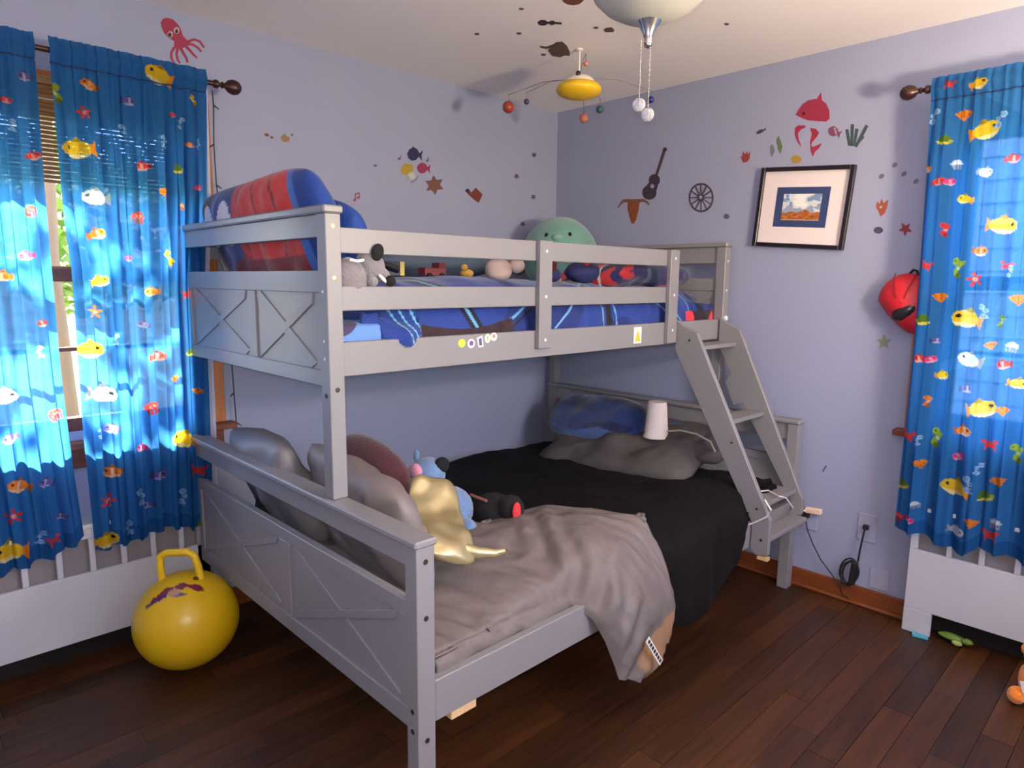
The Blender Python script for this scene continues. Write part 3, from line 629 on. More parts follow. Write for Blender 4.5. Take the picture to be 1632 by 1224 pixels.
# baseboards
bb = MB().box(0, 0.016, 0, 1.945, 0, 0.078)
bl = struct(bb.build('baseboard_right', m_basewood, bevel=0.004))
MB().tube([(0.024, 0.03, 0.008), (0.024, 1.944, 0.008)], 0.009, 8).build('shoe_moulding', m_basewood, bl, True)
bb = MB().box(0.017, 2.015, 0, 0.016, 0, 0.078)
bl = struct(bb.build('baseboard_left', wood('baseboard_wood_x', (96, 45, 18), (138, 74, 36), 0.42, 0, 5), bevel=0.004))


# windows ---------------------------------------------------------------
def glass_mat():
    m = bpy.data.materials.new('window_glass')
    m.use_nodes = True
    nt = m.node_tree
    nt.nodes.remove(nt.nodes['Principled BSDF'])
    out = nt.nodes['Material Output']
    tr = nt.nodes.new('ShaderNodeBsdfTransparent')
    gl = nt.nodes.new('ShaderNodeBsdfGlossy')
    gl.inputs['Roughness'].default_value = 0.02
    fr = nt.nodes.new('ShaderNodeFresnel')
    fr.inputs['IOR'].default_value = 1.2
    mx = nt.nodes.new('ShaderNodeMixShader')
    nt.links.new(fr.outputs[0], mx.inputs[0])
    nt.links.new(tr.outputs[0], mx.inputs[1])
    nt.links.new(gl.outputs[0], mx.inputs[2])
    nt.links.new(mx.outputs[0], out.inputs['Surface'])
    return m


m_glass = glass_mat()


def window(name, a0, a1, axis):
    """double-hung wooden window; axis 'X' on the left wall, 'Y' on the right wall"""
    root = bpy.data.objects.new(name, None)
    root.location = ((a0 + a1) / 2, 0, WZ0) if axis == 'X' else (0, (a0 + a1) / 2, WZ0)
    COL.objects.link(root)
    root['kind'] = 'structure'

    def bx(nm, p0, p1, d0, d1, z0, z1, mat, bevel=0.003, parent=root):
        mb = MB()
        if axis == 'X':
            mb.box(p0, p1, d0, d1, z0, z1)
        else:
            mb.box(d0, d1, p0, p1, z0, z1)
        return mb.build(nm, mat, parent, bevel=bevel)
    c = 0.08
    bx('side_casing', a0 - c, a0 + .002, 0, 0.022, WZ0 - .03, WZ1 + c, m_trimwood)
    bx('side_casing', a1 - .002, a1 + c, 0, 0.022, WZ0 - .03, WZ1 + c, m_trimwood)
    bx('head_casing', a0 + .003, a1 - .003, 0, 0.022, WZ1, WZ1 + c, m_trimwood)
    bx('stool', a0 - c - .03, a1 + c + .03, -0.02, 0.055, WZ0 - .055, WZ0 - .031, m_sashwood)
    bx('apron', a0 - c + .01, a1 + c - .01, 0, 0.02, WZ0 - .125, WZ0 - .056, m_sashwood)
    bx('jamb', a0, a0 + .02, -0.115, -0.001, WZ0, WZ1, m_sashwood)
    bx('jamb', a1 - .02, a1, -0.115, -0.001, WZ0, WZ1, m_sashwood)
    bx('sill', a0, a1, -0.12, -0.021, WZ0 - .02, WZ0 - .001, m_sashwood)
    zm = 1.33
    for nm, z0, z1, d in (('lower_sash', WZ0, zm + .02, -0.045), ('upper_sash', zm - .02, WZ1, -0.085)):
        s = bx('stile', a0 + .021, a0 + .06, d, d + .035, z0, z1, m_sashwood)
        bx('stile', a1 - .06, a1 - .021, d, d + .035, z0, z1, m_sashwood)
        bx('rail', a0 + .061, a1 - .061, d, d + .035, z0, z0 + .045, m_sashwood)
        bx('rail', a0 + .061, a1 - .061, d, d + .035, z1 - .045, z1, m_sashwood)
        if nm == 'lower_sash':
            bx('muntin', a0 + .061, a1 - .061, d + .008, d + .028, 1.072, 1.086, m_sashwood)
        bx('pane', a0 + .061, a1 - .061, d + .015, d + .019, z0 + .046, z1 - .046, m_glass, bevel=0)
    return root


window('window_1', WX0, WX1, 'X')
window('window_2', WY0, WY1, 'Y')

# unseen bare window added behind the camera to fill the room with daylight
w3 = bpy.data.objects.new('fill_window_3', None)
w3.location = (1.35, YM, .80)
COL.objects.link(w3)
w3['kind'] = 'structure'
for q in ((.90, .95), (1.75, 1.80)):
    MB().box(q[0], q[1], YM + .03, YM + .07, .80, 1.90).build('stile', m_trimwood, w3)
for q in ((.80, .85), (1.33, 1.37), (1.85, 1.90)):
    MB().box(.95, 1.75, YM + .03, YM + .07, q[0], q[1]).build('rail', m_trimwood, w3)
for q in ((.85, 1.33), (1.37, 1.85)):
    MB().box(.95, 1.75, YM + .048, YM + .052, q[0], q[1]).build('pane', m_glass, w3)
MB().box(.83, 1.87, YM - .05, YM + .02, .775, .799).build('stool', m_sashwood, w3)

# bamboo shade rolled down a little behind the left curtains
m_bamboo = wood('bamboo', (120, 84, 44), (176, 132, 76), 0.6, 0, 6)
sh = thing('bamboo_shade', 'tan bamboo slat shade seen high between the left curtains', 'blind', (2.42, 0.006, 1.62))
for i in range(22):
    z = 1.905 - i * 0.0135
    MB().tube([(1.99, 0.031, z), (2.86, 0.031, z)], 0.0058, 6).build('slat', m_bamboo, sh, True)
MB().box(1.985, 2.865, 0.0225, 0.04, 1.915, 1.94).build('head_rail', m_bamboo, sh)


# radiator covers ---------------------------------------------------------
m_slot = M('slot_mesh', (128, 120, 122), 0.8, 0.05)
m_gap_shade = M('gap_shade', (20, 14, 12), 0.9)


def cover(label, a0, a1, axis, leg_w, bars):
    root = thing('radiator_cover', label, 'radiator cover', ((a0 + a1) / 2, 0.05, 0) if axis == 'X' else (0.05, (a0 + a1) / 2, 0))

    def bx(nm, p0, p1, d0, d1, z0, z1, mat=m_white, bevel=0.002, parent=root):
        mb = MB()
        mb.box(p0, p1, d0, d1, z0, z1) if axis == 'X' else mb.box(d0, d1, p0, p1, z0, z1)
        return mb.build(nm, mat, parent, bevel=bevel)
    e = 0.0005
    zb = 0.095
    bx('top', a0 - .004, a1 + .004, 0.001, 0.108, 0.485, 0.5)
    bx('side_panel', a0, a0 + .014, 0.001, 0.083, 0, 0.4845)
    bx('side_panel', a1 - .014, a1, 0.001, 0.083, 0, 0.4845)
    f = bx('front_panel', a0, a1, 0.0835, 0.1, zb, 0.33)
    bx('upper_rail', a0, a1, 0.0835, 0.1, 0.448, 0.4845)
    bx('leg', a0, a0 + leg_w, 0.0835, 0.1, 0, zb - e)
    bx('leg', a1 - leg_w, a1, 0.0835, 0.1, 0, zb - e)
    bx('bar', a0, a0 + .026, 0.0835, 0.1, 0.3305, 0.4475)
    for p in bars:
        bx('bar', p - .009, p + .009, 0.0835, 0.1, 0.3305, 0.4475)
    bx('vent_mesh', a0 + .015, a1 - .015, 0.068, 0.074, 0.3, 0.46, m_slot, 0)
    bx('gap_shade_back', a0 + .015, a1 - .015, 0.002, 0.01, 0.0, 0.29, m_gap_shade, 0)  # near-black sheet paints the shade inside the foot opening
    return root


cover('white radiator cover with slots under the left window', 2.022, 2.9, 'X', 0.03, [2.12, 2.215, 2.31, 2.405, 2.50, 2.595, 2.69, 2.785, 2.87])
cover('white radiator cover with arched foot under the right window', 1.947, 2.9, 'Y', 0.095, [2.075, 2.175, 2.28, 2.385, 2.49, 2.595, 2.70, 2.805])

# outdoors -------------------------------------------------------------
m_leafs = [M('leaf_green', (92, 120, 40), 0.6, 0.35, 3), M('leaf_yellow', (176, 158, 60), 0.6, 0.35, 3)]
struct(MB().box(-16, 18, -16, 18, -0.75, -0.6).build('ground', M('lawn', (128, 140, 66), 0.9, 0.3, 1.2)))
m_siding = M('neighbour_siding', (214, 196, 150), 0.8, 0.05, 2)


def house(label, axis, p0, p1, d, mat=m_siding):
    r = thing('clapboard_front', label, 'house', (2.4, d, -0.6) if axis == 'X' else (d, 2.4, -0.6))
    z = -0.6
    while z < 2.6:
        mb = MB()
        if axis == 'X':
            mb.obox(((p0 + p1) / 2, d, z + .09), ((p1 - p0) / 2, 0, 0), (0, .012, 0), (0, -.012, .092))
        else:
            mb.obox((d, (p0 + p1) / 2, z + .09), (.012, 0, 0), (0, (p1 - p0) / 2, 0), (-.012, 0, .092))
        mb.build('siding_board', mat, r)
        z += 0.17
    mb = MB()
    (mb.box(p0, p1, d - .5, d - .02, -0.6, 2.6) if axis == 'X' else mb.box(d - .5, d - .02, p0, p1, -0.6, 2.6))
    mb.build('wall_core', mat, r)
    return r


house('sunlit tan clapboard house seen through the left curtain gap', 'X', -2.0, 4.2, -6.5)
house('pale grey clapboard wall added to backlight the right curtain', 'Y', -1.5, 6.5, -3.4, M('backlight_siding', (140, 156, 172), .8, .05, 2))  # unseen wall added to give the right curtain an even backlight


def tree(label, base, h, crown, n, seed, mat):
    rs = np.random.RandomState(seed)
    t = thing('tree', label, 'tree', base)
    bx, by, bz = base
    MB().tube([(bx, by, bz), (bx + .05, by + .02, bz + h * .5), (bx - .03, by, bz + h * .9)], 0.09, 8, r1=0.04).build('trunk', M('bark', (84, 64, 48), 0.9, 0.2, 8, 0.4, 30), t, True)
    cx, cy, cz, rx, ry, rz = crown
    d = rs.normal(size=(n, 3))
    d /= np.linalg.norm(d, axis=1)[:, None]
    rad = rs.uniform(.35, 1, n)[:, None] ** .5
    clump = 1 + 0.25 * np.sin(d[:, :1] * 5 + seed) * np.sin(d[:, 1:2] * 6) * np.sin(d[:, 2:] * 5 + 1)
    P = d * rad * clump * np.array([rx, ry, rz]) + np.array([cx, cy, cz])
    A_ = rs.normal(size=(n, 3))
    A_ /= np.linalg.norm(A_, axis=1)[:, None]
    B_ = np.cross(A_, rs.normal(size=(n, 3)))
    B_ /= np.linalg.norm(B_, axis=1)[:, None]
    s = rs.uniform(.05, .1, n)[:, None]
    v = np.stack([P - A_ * s, P + B_ * s * .5, P + A_ * s, P - B_ * s * .5], 1).reshape(-1, 3)
    f = np.arange(4 * n).reshape(n, 4)
    o = mk('foliage', v, f, mat, t)
    o['kind'] = 'stuff'


tree('green leafy tree outside the left window', (1.2, -4.2, -0.6), 3.0, (1.2, -4.4, 2.0, 1.3, .7, 1.0), 2200, 3, m_leafs[0])
tree('dense green tree close outside the left curtains', (1.9, -2.8, -0.6), 4.0, (2.0, -2.9, 3.45, 1.7, .6, 1.1), 1700, 15, m_leafs[0])
tree('yellow-green bushy tree outside the far left pane', (3.9, -5.2, -0.6), 2.4, (3.9, -5.2, 1.6, 1.0, .8, 1.0), 2200, 5, m_leafs[1])

# ------------------------------------------------------------------ bunk bed
m_bed = M('grey_bed_paint', (131, 128, 131), 0.42, 0.03, 6, 0.02, 80)
m_groove = m_bed
m_bolt = M('bolt_hole', (48, 36, 30), 0.5)
m_boltm = M('bolt_metal', (176, 150, 110), 0.35, 0.05, metal=0.7)
m_pine = wood('pine_slat', (206, 168, 120), (226, 192, 148), 0.6, 1, 5)
XN, XF = 2.067, 0.070
WF, WT, YB = 1.490, 1.112, 0.055
HF, HT = 0.752, 1.502
bed = thing('bunk_bed', 'grey wooden twin over full bunk bed in the room corner', 'bunk bed', (1.05, 0.75, 0))


def bbx(name, x0, x1, y0, y1, z0, z1, mat=m_bed, bevel=0.002, parent=bed):
    return MB().box(x0, x1, y0, y1, z0, z1).build(name, mat, parent, bevel=bevel)


def bolt(x, y, z, axis, mat=m_bolt, r=0.0065, parent=bed):
    d = {'X': (1, 0, 0), 'Y': (0, 1, 0)}[axis]
    MB().lathe([(r, 0), (r, .0012), (r * .6, .0016)], (x, y, z), 12, d).build('bolt', mat, parent)


def end_frame(x0, x1, face, W, zb, z_post, zt, rail, panel, frame, mids, xs, foot, cap_over=0.008):
    """bed end: x0..x1 thick, face = +1 when the outside looks to +X; panel (z0,z1) with crossed battens"""
    pw = 0.045
    xm = (x0 + x1) / 2
    posts = [bbx('post', x0, x1, ya, yb_, foot, z_post) for ya, yb_ in ((YB, YB + pw), (W - pw, W))]
    bbx('cap', x0 - .006, x1 + .006, YB - .004, W + cap_over * .6, z_post + .0005, zt, bevel=0.004)
    bbx('top_rail', xm - .013, xm + .013, YB + pw, W - pw, rail, z_post, bevel=0.0015)
    p0, p1 = panel
    f0, f1 = frame
    bbx('panel', xm - .006, xm + .006, YB + pw, W - pw, p0 + .01, p1 - .01, bevel=0)
    bbx('panel_rail', xm - .012, xm + .012, YB + pw, W - pw, f1, p1, bevel=0.0015)
    bbx('panel_rail', xm - .012, xm + .012, YB + pw, W - pw, p0, f0, bevel=0.0015)
    for m0, m1 in mids:
        bbx('panel_stile', xm - .0118, xm + .0118, m0, m1, f0 + .0005, f1 - .0005, bevel=0.0015)
    for (ya, yb_) in xs:
        bw = 0.017
        for (q0, q1, th) in (((ya, f0), (yb_, f1), .0107), ((ya, f1), (yb_, f0), .0101)):
            dy, dz = q1[0] - q0[0], q1[1] - q0[1]
            L = math.hypot(dy, dz)
            ny, nz = -dz / L * bw, dy / L * bw
            # batten clipped to the panel opening (corner to corner, mitred)
            ty, tz = dy / L, dz / L
            k = bw * 0.9
            pts = [(xm - th, q0[0] + ny + ty * k * 2, q0[1] + nz + tz * k * 2), (xm - th, q1[0] + ny - ty * k * .4, q1[1] + nz - tz * k * .4),
                   (xm - th, q1[0] - ny - ty * k * 2, q1[1] - nz - tz * k * 2), (xm - th, q0[0] - ny + ty * k * .4, q0[1] - nz + tz * k * .4)]
            pts = [(p[0], min(max(p[1], ya), yb_), min(max(p[2], f0 + .0005), f1 - .0005)) for p in pts]
            MB().prism(pts, (2 * th, 0, 0)).build('cross_batten', m_bed, bed, bevel=0.0012)
    return posts[1]


# lower (full) ends
post_nf = end_frame(2.017, XN, 1, WF, 0, HF - .018, HF, 0.676, (0.272, 0.590), (0.322, 0.552), [(0.77, 0.835), (0.1005, 0.135), (1.40, 1.4445)], [(0.135, 0.77), (0.835, 1.40)], 0.0)
end_frame(0.045, 0.095, -1, WF, 0, HF - .018, HF, 0.662, (0.272, 0.585), (0.322, 0.552), [(0.77, 0.835)], [(0.1005, 0.77), (0.835, 1.4445)], 0.0)
# upper (twin) ends stand on the caps of the lower ends
post_nt = end_frame(2.012, 2.055, 1, WT, 0, HT - .02, HT, 1.426, (1.045, 1.343), (1.087, 1.287), [(0.608, 0.664), (0.1005, 0.14), (1.03, 1.0665)], [(0.14, 0.608), (0.664, 1.03)], HF + .0005)
post_ft = end_frame(0.048, 0.092, -1, WT, 0, HT - .02, HT, 1.41, (1.045, 1.343), (1.087, 1.287), [(0.608, 0.664)], [(0.1005, 0.608), (0.664, 1.0665)], HF + .0005)

# side rails of the lower bed
bbx('side_rail', 0.0955, 2.0165, WF - .026, WF - .001, 0.297, 0.401)
bbx('side_rail', 0.0955, 2.0165, YB + .005, YB + .03, 0.297, 0.401)
for i in range(12):
    x = 1.925 - i * 0.158
    bbx('bed_slat', x - .04, x + .04, YB + .031, WF - (.006 if i == 0 else .028), *((0.272, 0.2965) if i == 0 else (0.2972, 0.3172)), m_pine)
# guard rails of the upper bed
for z0, z1 in ((1.387, 1.4505), (1.2413, 1.3037)):
    bbx('guard_rail', 0.485, 2.0115, WT - .030, WT - .008, z0, z1)
bbx('side_rail', 0.0925, 2.0115, WT - .030, WT - .008, 1.072, 1.1612)
for z0, z1 in ((1.387, 1.4505), (1.2413, 1.3037), (1.072, 1.1612)):
    bbx('guard_rail' if z0 > 1.2 else 'side_rail', 0.0925, 2.0115, YB + .006, YB + .028, z0, z1)
for xa, xb, za in ((1.243, 1.302, 1.102), (0.483, 0.545, 1.078)):
    gu = bbx('guard_upright', xa, xb, WT - .0075, WT + .012, za, 1.4515)
    for z in (1.418, 1.272, 1.13):
        bolt((xa + xb) / 2, WT + .012, z, 'Y', M('bolt_white', (226, 226, 230), .3), 0.005, parent=gu)
for i in range(11):
    x = 1.90 - i * 0.172
    bbx('bed_slat', x - .035, x + .035, YB + .029, WT - .031, 1.076, 1.09, m_pine)
# bolts on the near posts
for z in (0.70, 0.565, 0.262):
    bolt(2.042, WF, z, 'Y', parent=post_nf)
for z in (0.335, 0.285):
    bolt(XN, WF - .022, z, 'X', parent=post_nf)
for z, mt in ((1.451, m_boltm), (1.324, m_boltm), (1.041, m_bolt)):
    bolt(2.034, WT, z, 'Y', mt, parent=post_nt)
bolt(2.055, 1.092, 1.025, 'X', parent=post_nt)
for z in (1.29, 1.165, 1.12):
    bolt(2.055, 1.09, z, 'X', M('bolt_white', (226, 226, 230), .3), .004, parent=post_nt)
for z in (1.42, 1.29):
    bolt(0.07, WT, z, 'Y', M('bolt_white', (226, 226, 230), .3), .005, parent=post_ft)
MB().lathe([(.011, 0), (.012, .006), (.006, .012)], (0.07, WT + .001, 1.165), 12, (0, 1, 0)).build('corner_cap', M('bolt_white', (226, 226, 230), .3), bed, True)

# ladder hooked between the upper rail and the lower side rail
lad = thing('bunk_ladder', 'grey leaning bunk ladder at the far end of the bed', 'ladder', (0.29, 1.5, 0.3))


def stringer(x0, x1, hook=False):
    pts = [(1.114, 1.17), (1.150, 1.145), (1.212, 1.12), (1.565, 0.425), (1.565, 0.285), (1.515, 0.275), (1.4935, 0.30), (1.4935, 0.40), (1.114, 1.045)]
    if hook:
        pts = [(1.114, 1.17), (1.150, 1.145), (1.212, 1.12), (1.54, 0.425), (1.54, 0.36), (1.4935, 0.34), (1.4935, 0.40), (1.26, 0.775), (1.25, 0.80), (1.205, 0.78), (1.155, 0.885), (1.185, 0.925), (1.114, 1.045)]
    return MB().prism([(x0, y, z) for y, z in pts], (x1 - x0, 0, 0)).build('stringer', m_bed, lad, bevel=0.002)


st_n = stringer(0.452, 0.474)
stringer(0.098, 0.120, True)
for yc, z in ((1.155, 1.055), (1.305, 0.765), (1.465, 0.455), (1.535, 0.345)):
    w = 0.045 if z > .4 else 0.035
    if z < .4:
        yc = 1.53
    MB().box(0.1205, 0.4515, yc - w, yc + w, z - .009, z + .009).build('tread', m_bed, lad, bevel=0.002)
for y, z in ((1.39, .70), (1.51, .46), (1.535, .34), (1.18, 1.09)):
    MB().lathe([(.005, 0), (.005, .0015)], (0.474, y, z), 10, (1, 0, 0)).build('bolt', m_bolt, st_n)
MB().box(0.45, 0.476, 1.525, 1.565, 0.262, 0.2745).build('foot_block', m_pine, lad)

# stickers on the upper rail
def rail_sticker(name, label, pts, rgb, inner=None):
    s = MB().prism([(x, WT - .0078, z) for x, z in pts], (0, .0008, 0)).build(name, M('sticker_%d_%d_%d' % rgb, rgb, .4, .02))
    tag(s, label, 'sticker', 'stickers on the upper rail')
    if inner:
        nm, ip, c = inner
        MB().prism([(x, WT - .0068, z) for x, z in ip], (0, .0006, 0)).build(nm, M('sticker_%d_%d_%d' % c, c, .4, .02), s)


def ring(cx, cz, rx, rz, n=14):
    return [(cx + rx * math.cos(2 * math.pi * i / n), cz + rz * math.sin(2 * math.pi * i / n)) for i in range(n)]


rail_sticker('warning_label', 'white label with a yellow warning triangle on upper rail', [(.703, 1.087), (.703, 1.150), (.752, 1.150), (.752, 1.087)], (240, 232, 222),
             ('triangle', [(.708, 1.095), (.747, 1.095), (.7275, 1.138)], (235, 190, 40)))
rail_sticker('round_sticker', 'round yellow sticker on the upper rail', ring(1.615, 1.137, .014, .0125), (232, 214, 70))
rail_sticker('round_sticker', 'white sticker with purple blot next to the yellow one', ring(1.578, 1.134, .015, .014), (222, 214, 226), ('blot', ring(1.578, 1.135, .008, .008), (110, 84, 130)))
rail_sticker('oval_sticker', 'white sticker with a dark violet figure on upper rail', [(1.528, 1.122), (1.548, 1.120), (1.556, 1.150), (1.534, 1.156)], (226, 220, 228), ('figure', [(1.535, 1.127), (1.546, 1.126), (1.549, 1.146), (1.538, 1.150)], (92, 74, 118)))
rail_sticker('oval_sticker', 'white oval sticker with a green dash on upper rail', ring(1.512, 1.146, .012, .014), (228, 222, 222), ('dash', ring(1.512, 1.148, .003, .008), (140, 170, 90)))
rail_sticker('round_sticker', 'white sticker with an orange dot, rightmost of its row', ring(1.486, 1.150, .014, .013), (232, 222, 222), ('dot', ring(1.486, 1.152, .006, .006), (224, 130, 90)))

# mattresses -------------------------------------------------------------
m_sheet = M('grey_sheet', (124, 116, 115), 0.7, 0.05, 8, 0.25, 18)
m_tick = M('mattress_ticking', (190, 188, 192), 0.9, 0.04, 8, 0.2, 120)
m_blackd = M('black_duvet', (13, 11, 13), 0.9, 0.15, 10, 0.3, 60, spec=0.2)


def mattress(label, x0, x1, y0, y1, z0, z1, mat):
    r = thing('mattress', label, 'mattress', ((x0 + x1) / 2, (y0 + y1) / 2, z0))
    MB().box(x0, x1, y0, y1, z0, z1).build('core', mat, r, bevel=0.03)
    for z in (z0 + .03, z1 - .03):
        MB().tube([(x0, y0, z), (x1, y0, z), (x1, y1, z), (x0, y1, z)], 0.005, 6, True).build('piping', mat, r, True)
    return r


mattress('full mattress in grey sheet on the lower bunk', 0.10, 2.0, YB + .033, WF - .033, 0.318, 0.41, m_sheet)
mattress('twin mattress under the blue duvet on the upper bunk', 0.10, 2.0, YB + .034, WT - .06, 1.0905, 1.19, m_tick)


def sweep(name, mat, parent, prof_fn, u0, u1, nu, nv, wr=0.01, seed=1, f0=2.0, solid=0.012, colf=None, edge=None, octs=4, dirf=None):
    """cloth: for each x a cross profile of (y,z) points, resampled smoothly, displaced along its normal"""
    us = np.linspace(u0, u1, nu)
    P = np.zeros((nu, nv, 3))
    S = np.zeros((nu, nv))
    for i, x in enumerate(us):
        pr = np.array(prof_fn(x), float)
        # Catmull-Rom resample
        t = np.linspace(0, len(pr) - 1, nv)
        k = np.clip(t.astype(int), 0, len(pr) - 2)
        w = (t - k)[:, None]
        p0, p1, p2, p3 = pr[np.clip(k - 1, 0, None)], pr[k], pr[k + 1], pr[np.clip(k + 2, None, len(pr) - 1)]
        q = 0.5 * (2 * p1 + (p2 - p0) * w + (2 * p0 - 5 * p1 + 4 * p2 - p3) * w ** 2 + (3 * p1 - p0 - 3 * p2 + p3) * w ** 3)
        P[i, :, 0] = x
        P[i, :, 1:] = q
        S[i] = np.concatenate([[0], np.cumsum(np.linalg.norm(np.diff(q, axis=0), axis=1))])
    du = np.gradient(P, axis=0)
    dv = np.gradient(P, axis=1)
    N = np.cross(du, dv)
    N /= np.linalg.norm(N, axis=2)[..., None] + 1e-9
    N *= np.sign((N[..., 2] + .6 * N[..., 1]).mean())
    P = P + N * (wr * fbm(P[..., 0], S, seed, octs, f0))[..., None]
    if dirf is not None:
        P = P + N * dirf(P[..., 0], S)[..., None]
    if edge is not None:
        P = edge(P, S)
    c = colf(P[..., 0].ravel(), S.ravel(), P.reshape(-1, 3)) if colf else None
    return mk(name, P.reshape(-1, 3), grid_faces(nu, nv), mat, parent, True, c, 0, solid)


def lerp(x, xs, ys):
    return float(np.interp(x, xs, ys))


# black duvet over the far part of the lower bunk, hanging over the front
def prof_black(x):
    bot = lerp(x, [.2, .5, .62, .8, 1.0, 1.1, 1.3, 1.6], [.42, .36, .29, .20, .19, .21, .30, .42])
    puff = lerp(x, [.15, .5, .65, .9, 1.3, 1.6], [.0, .025, .05, .03, -.015, -.04])
    yo = lerp(x, [.2, .5, .6, .9, 1.05, 1.15, 1.4], [1.42, 1.475, 1.52, 1.545, 1.54, 1.49, 1.42])
    return [(0.095, .428), (.3, .447), (.7, .462 + puff * .3), (1.05, .478 + puff * .7), (1.3, .50 + puff), (1.42, .49 + puff), (yo - .02, .455 + puff * .5), (yo, min(.42, bot + .12)), (yo + .005, bot + .05), (yo, bot)]


dv = sweep('black_duvet', m_blackd, None, prof_black, 0.17, 1.40, 90, 90, 0.013, 21, 1.7, 0.015)
tag(dv, 'black duvet spread over the lower bunk and hanging over its front', 'duvet')


# grey comforter folded over at the near half
def prof_grey(x):
    y0 = lerp(x, [1.13, 1.145, 1.17, 1.21, 1.28, 1.38, 1.5, 1.62, 1.98], [1.44, 1.37, 1.29, 1.21, 1.13, 1.085, 1.05, .96, .60])
    top = lerp(x, [1.13, 1.25, 1.5, 1.98], [.575, .575, .555, .50])
    k = lerp(x, [1.14, 1.40, 1.50], [1, 1, 0])
    bot = lerp(x, [1.14, 1.2, 1.28, 1.40, 1.46], [.18, .12, .11, .17, .30])
    a = [(y0, top - .03), (y0 + .012, top - .012), (y0 + .38 * (1.45 - y0), top - .012 * (1 - k)), (y0 + .72 * (1.45 - y0), top - .005 - .035 * (1 - k)), (1.42 + .043 * k, (top - .04) * k + max(top - .07, .447) * (1 - k))]
    hang = [(1.53, .445), (1.565, .36), (1.57, (bot + .36) / 2), (1.56, bot)]
    tuck = [(1.445, .432), (1.455, .422), (1.460, .412), (1.462, .400)]
    return a + [(h[0] * k + t[0] * (1 - k), h[1] * k + t[1] * (1 - k)) for h, t in zip(hang, tuck)]


def col_grey(x, s, P):
    c = paint(len(x), (112, 103, 101))
    tan = (x < 1.29 + .02 * np.sin(P[:, 2] * 40)) & (P[:, 2] < 0.27 - .5 * (x - 1.2)) & (P[:, 1] > 1.48)
    put(c, tan, (156, 122, 94))
    return c


gc = sweep('grey_comforter', MC('grey_comforter_cloth', 0.55, 0.0, 0.12, 30), None, prof_grey, 1.13, 1.995, 150, 150, 0.007, 5, 2.6, 0.01, col_grey, dirf=lambda x, s: .008 * np.sin((x - .55 * s) * 75) * np.exp(-((x - 1.36 - .1 * np.sin(s * 5)) / .10) ** 2) * np.clip(s / .2, 0, 1) + 0.009 * (.5 - np.abs(fbm(x, s, 77, 3, 2.2))) + .006 * (.5 - np.abs(fbm(x, s, 78, 3, 5.0))))
tag(gc, 'taupe grey comforter folded back over the near front of lower bunk', 'comforter')
lb = MB().obox((1.275, 1.597, .225), (.008, 0, -.006), (0, .0008, 0), (-.040, 0, -.054)).build('care_label', M('label_white', (228, 222, 214), .6), gc)
for i in range(7):
    t = -0.8 + i * 0.265
    MB().obox((1.275 - .040 * t, 1.5985, .225 - .054 * t), (.004, 0, -.003), (0, .0006, 0), (-.0035, 0, -.0047)).build('print_block', M('label_print', (50, 44, 44), .6), lb)


# pillows of the lower bunk
m_greysatin = MC('grey_satin', 0.55, 0.0, 0.06, 25, 0.6)


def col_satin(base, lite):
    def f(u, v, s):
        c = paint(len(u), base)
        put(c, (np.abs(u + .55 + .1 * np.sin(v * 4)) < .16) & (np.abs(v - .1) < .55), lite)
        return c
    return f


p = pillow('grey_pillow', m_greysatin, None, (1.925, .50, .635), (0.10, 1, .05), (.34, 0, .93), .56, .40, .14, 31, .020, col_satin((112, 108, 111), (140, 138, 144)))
tag(p, 'shiny grey pillow at the wall side against the near end board', 'pillow', 'grey pillows on the lower bunk')
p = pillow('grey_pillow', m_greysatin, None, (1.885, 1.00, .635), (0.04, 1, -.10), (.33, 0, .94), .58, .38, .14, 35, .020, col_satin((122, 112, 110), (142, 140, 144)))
tag(p, 'taupe grey pillow behind the satin pillow on the lower bunk', 'pillow', 'grey pillows on the lower bunk')
m_gold = M('gold_satin', (170, 154, 112), 0.30, 0.05, 6, 0.5, 11, spec=1.0, metal=0.35)
gp = thing('satin_pillow', 'pale gold satin pillow leaning with a knotted corner', 'pillow', (1.68, 1.2, .55))
pillow('cushion', m_gold, gp, (1.762, 1.187, .650), (-.1135, .0355, -.044), (-.0735, -.2635, .144), .155, .345, .055, 41, .026, pinch=0.02)
MB().tube([(1.780, 1.295, .597), (1.745, 1.322, .586), (1.70, 1.345, .578), (1.67, 1.355, .580)], .022, 10, r1=.007).build('knotted_corner', m_gold, gp, True)
mc = thing('maroon_cushion', 'dark maroon round cushion peeking above the grey pillows', 'cushion', (1.68, .80, .5))
pillow('body', M('maroon_plush', (70, 26, 36), .9, .1, 20, .3, 120, sheen=.3), mc, (1.74, .80, .655), (-.15, 1, -.35), (.2, .3, .9), .29, .30, .13, 44, .008, pinch=-.12)
MB().blob((1.765, .90, .742), (.01, .018, .012), n=10, m=6).build('tag', M('tag_pink', (216, 176, 186), .7), mc)

# far pillows
p = pillow('charcoal_pillow', M('charcoal_cotton', (84, 80, 80), .85, .06, 8, .3, 40), None, (.315, .76, .525), (0.02, 1, .10), (-.93, .02, .33), .92, .46, .14, 51, .018, n=56)
tag(p, 'flat charcoal pillow at the far end of the lower bunk', 'pillow')
bp_ = thing('blue_plush_cushion', 'fuzzy blue cushion lying on the charcoal pillow', 'cushion', (.27, .52, .58))


def col_blue(u, v, s):
    c = paint(len(u), (32, 56, 116))
    put(c, (fbm(u * .6, v * .6, 3, 3, 1.4) > .35), (20, 32, 76))
    put(c, (v < -.68 + .12 * np.sin(u * 5)), (70, 98, 156))
    return c


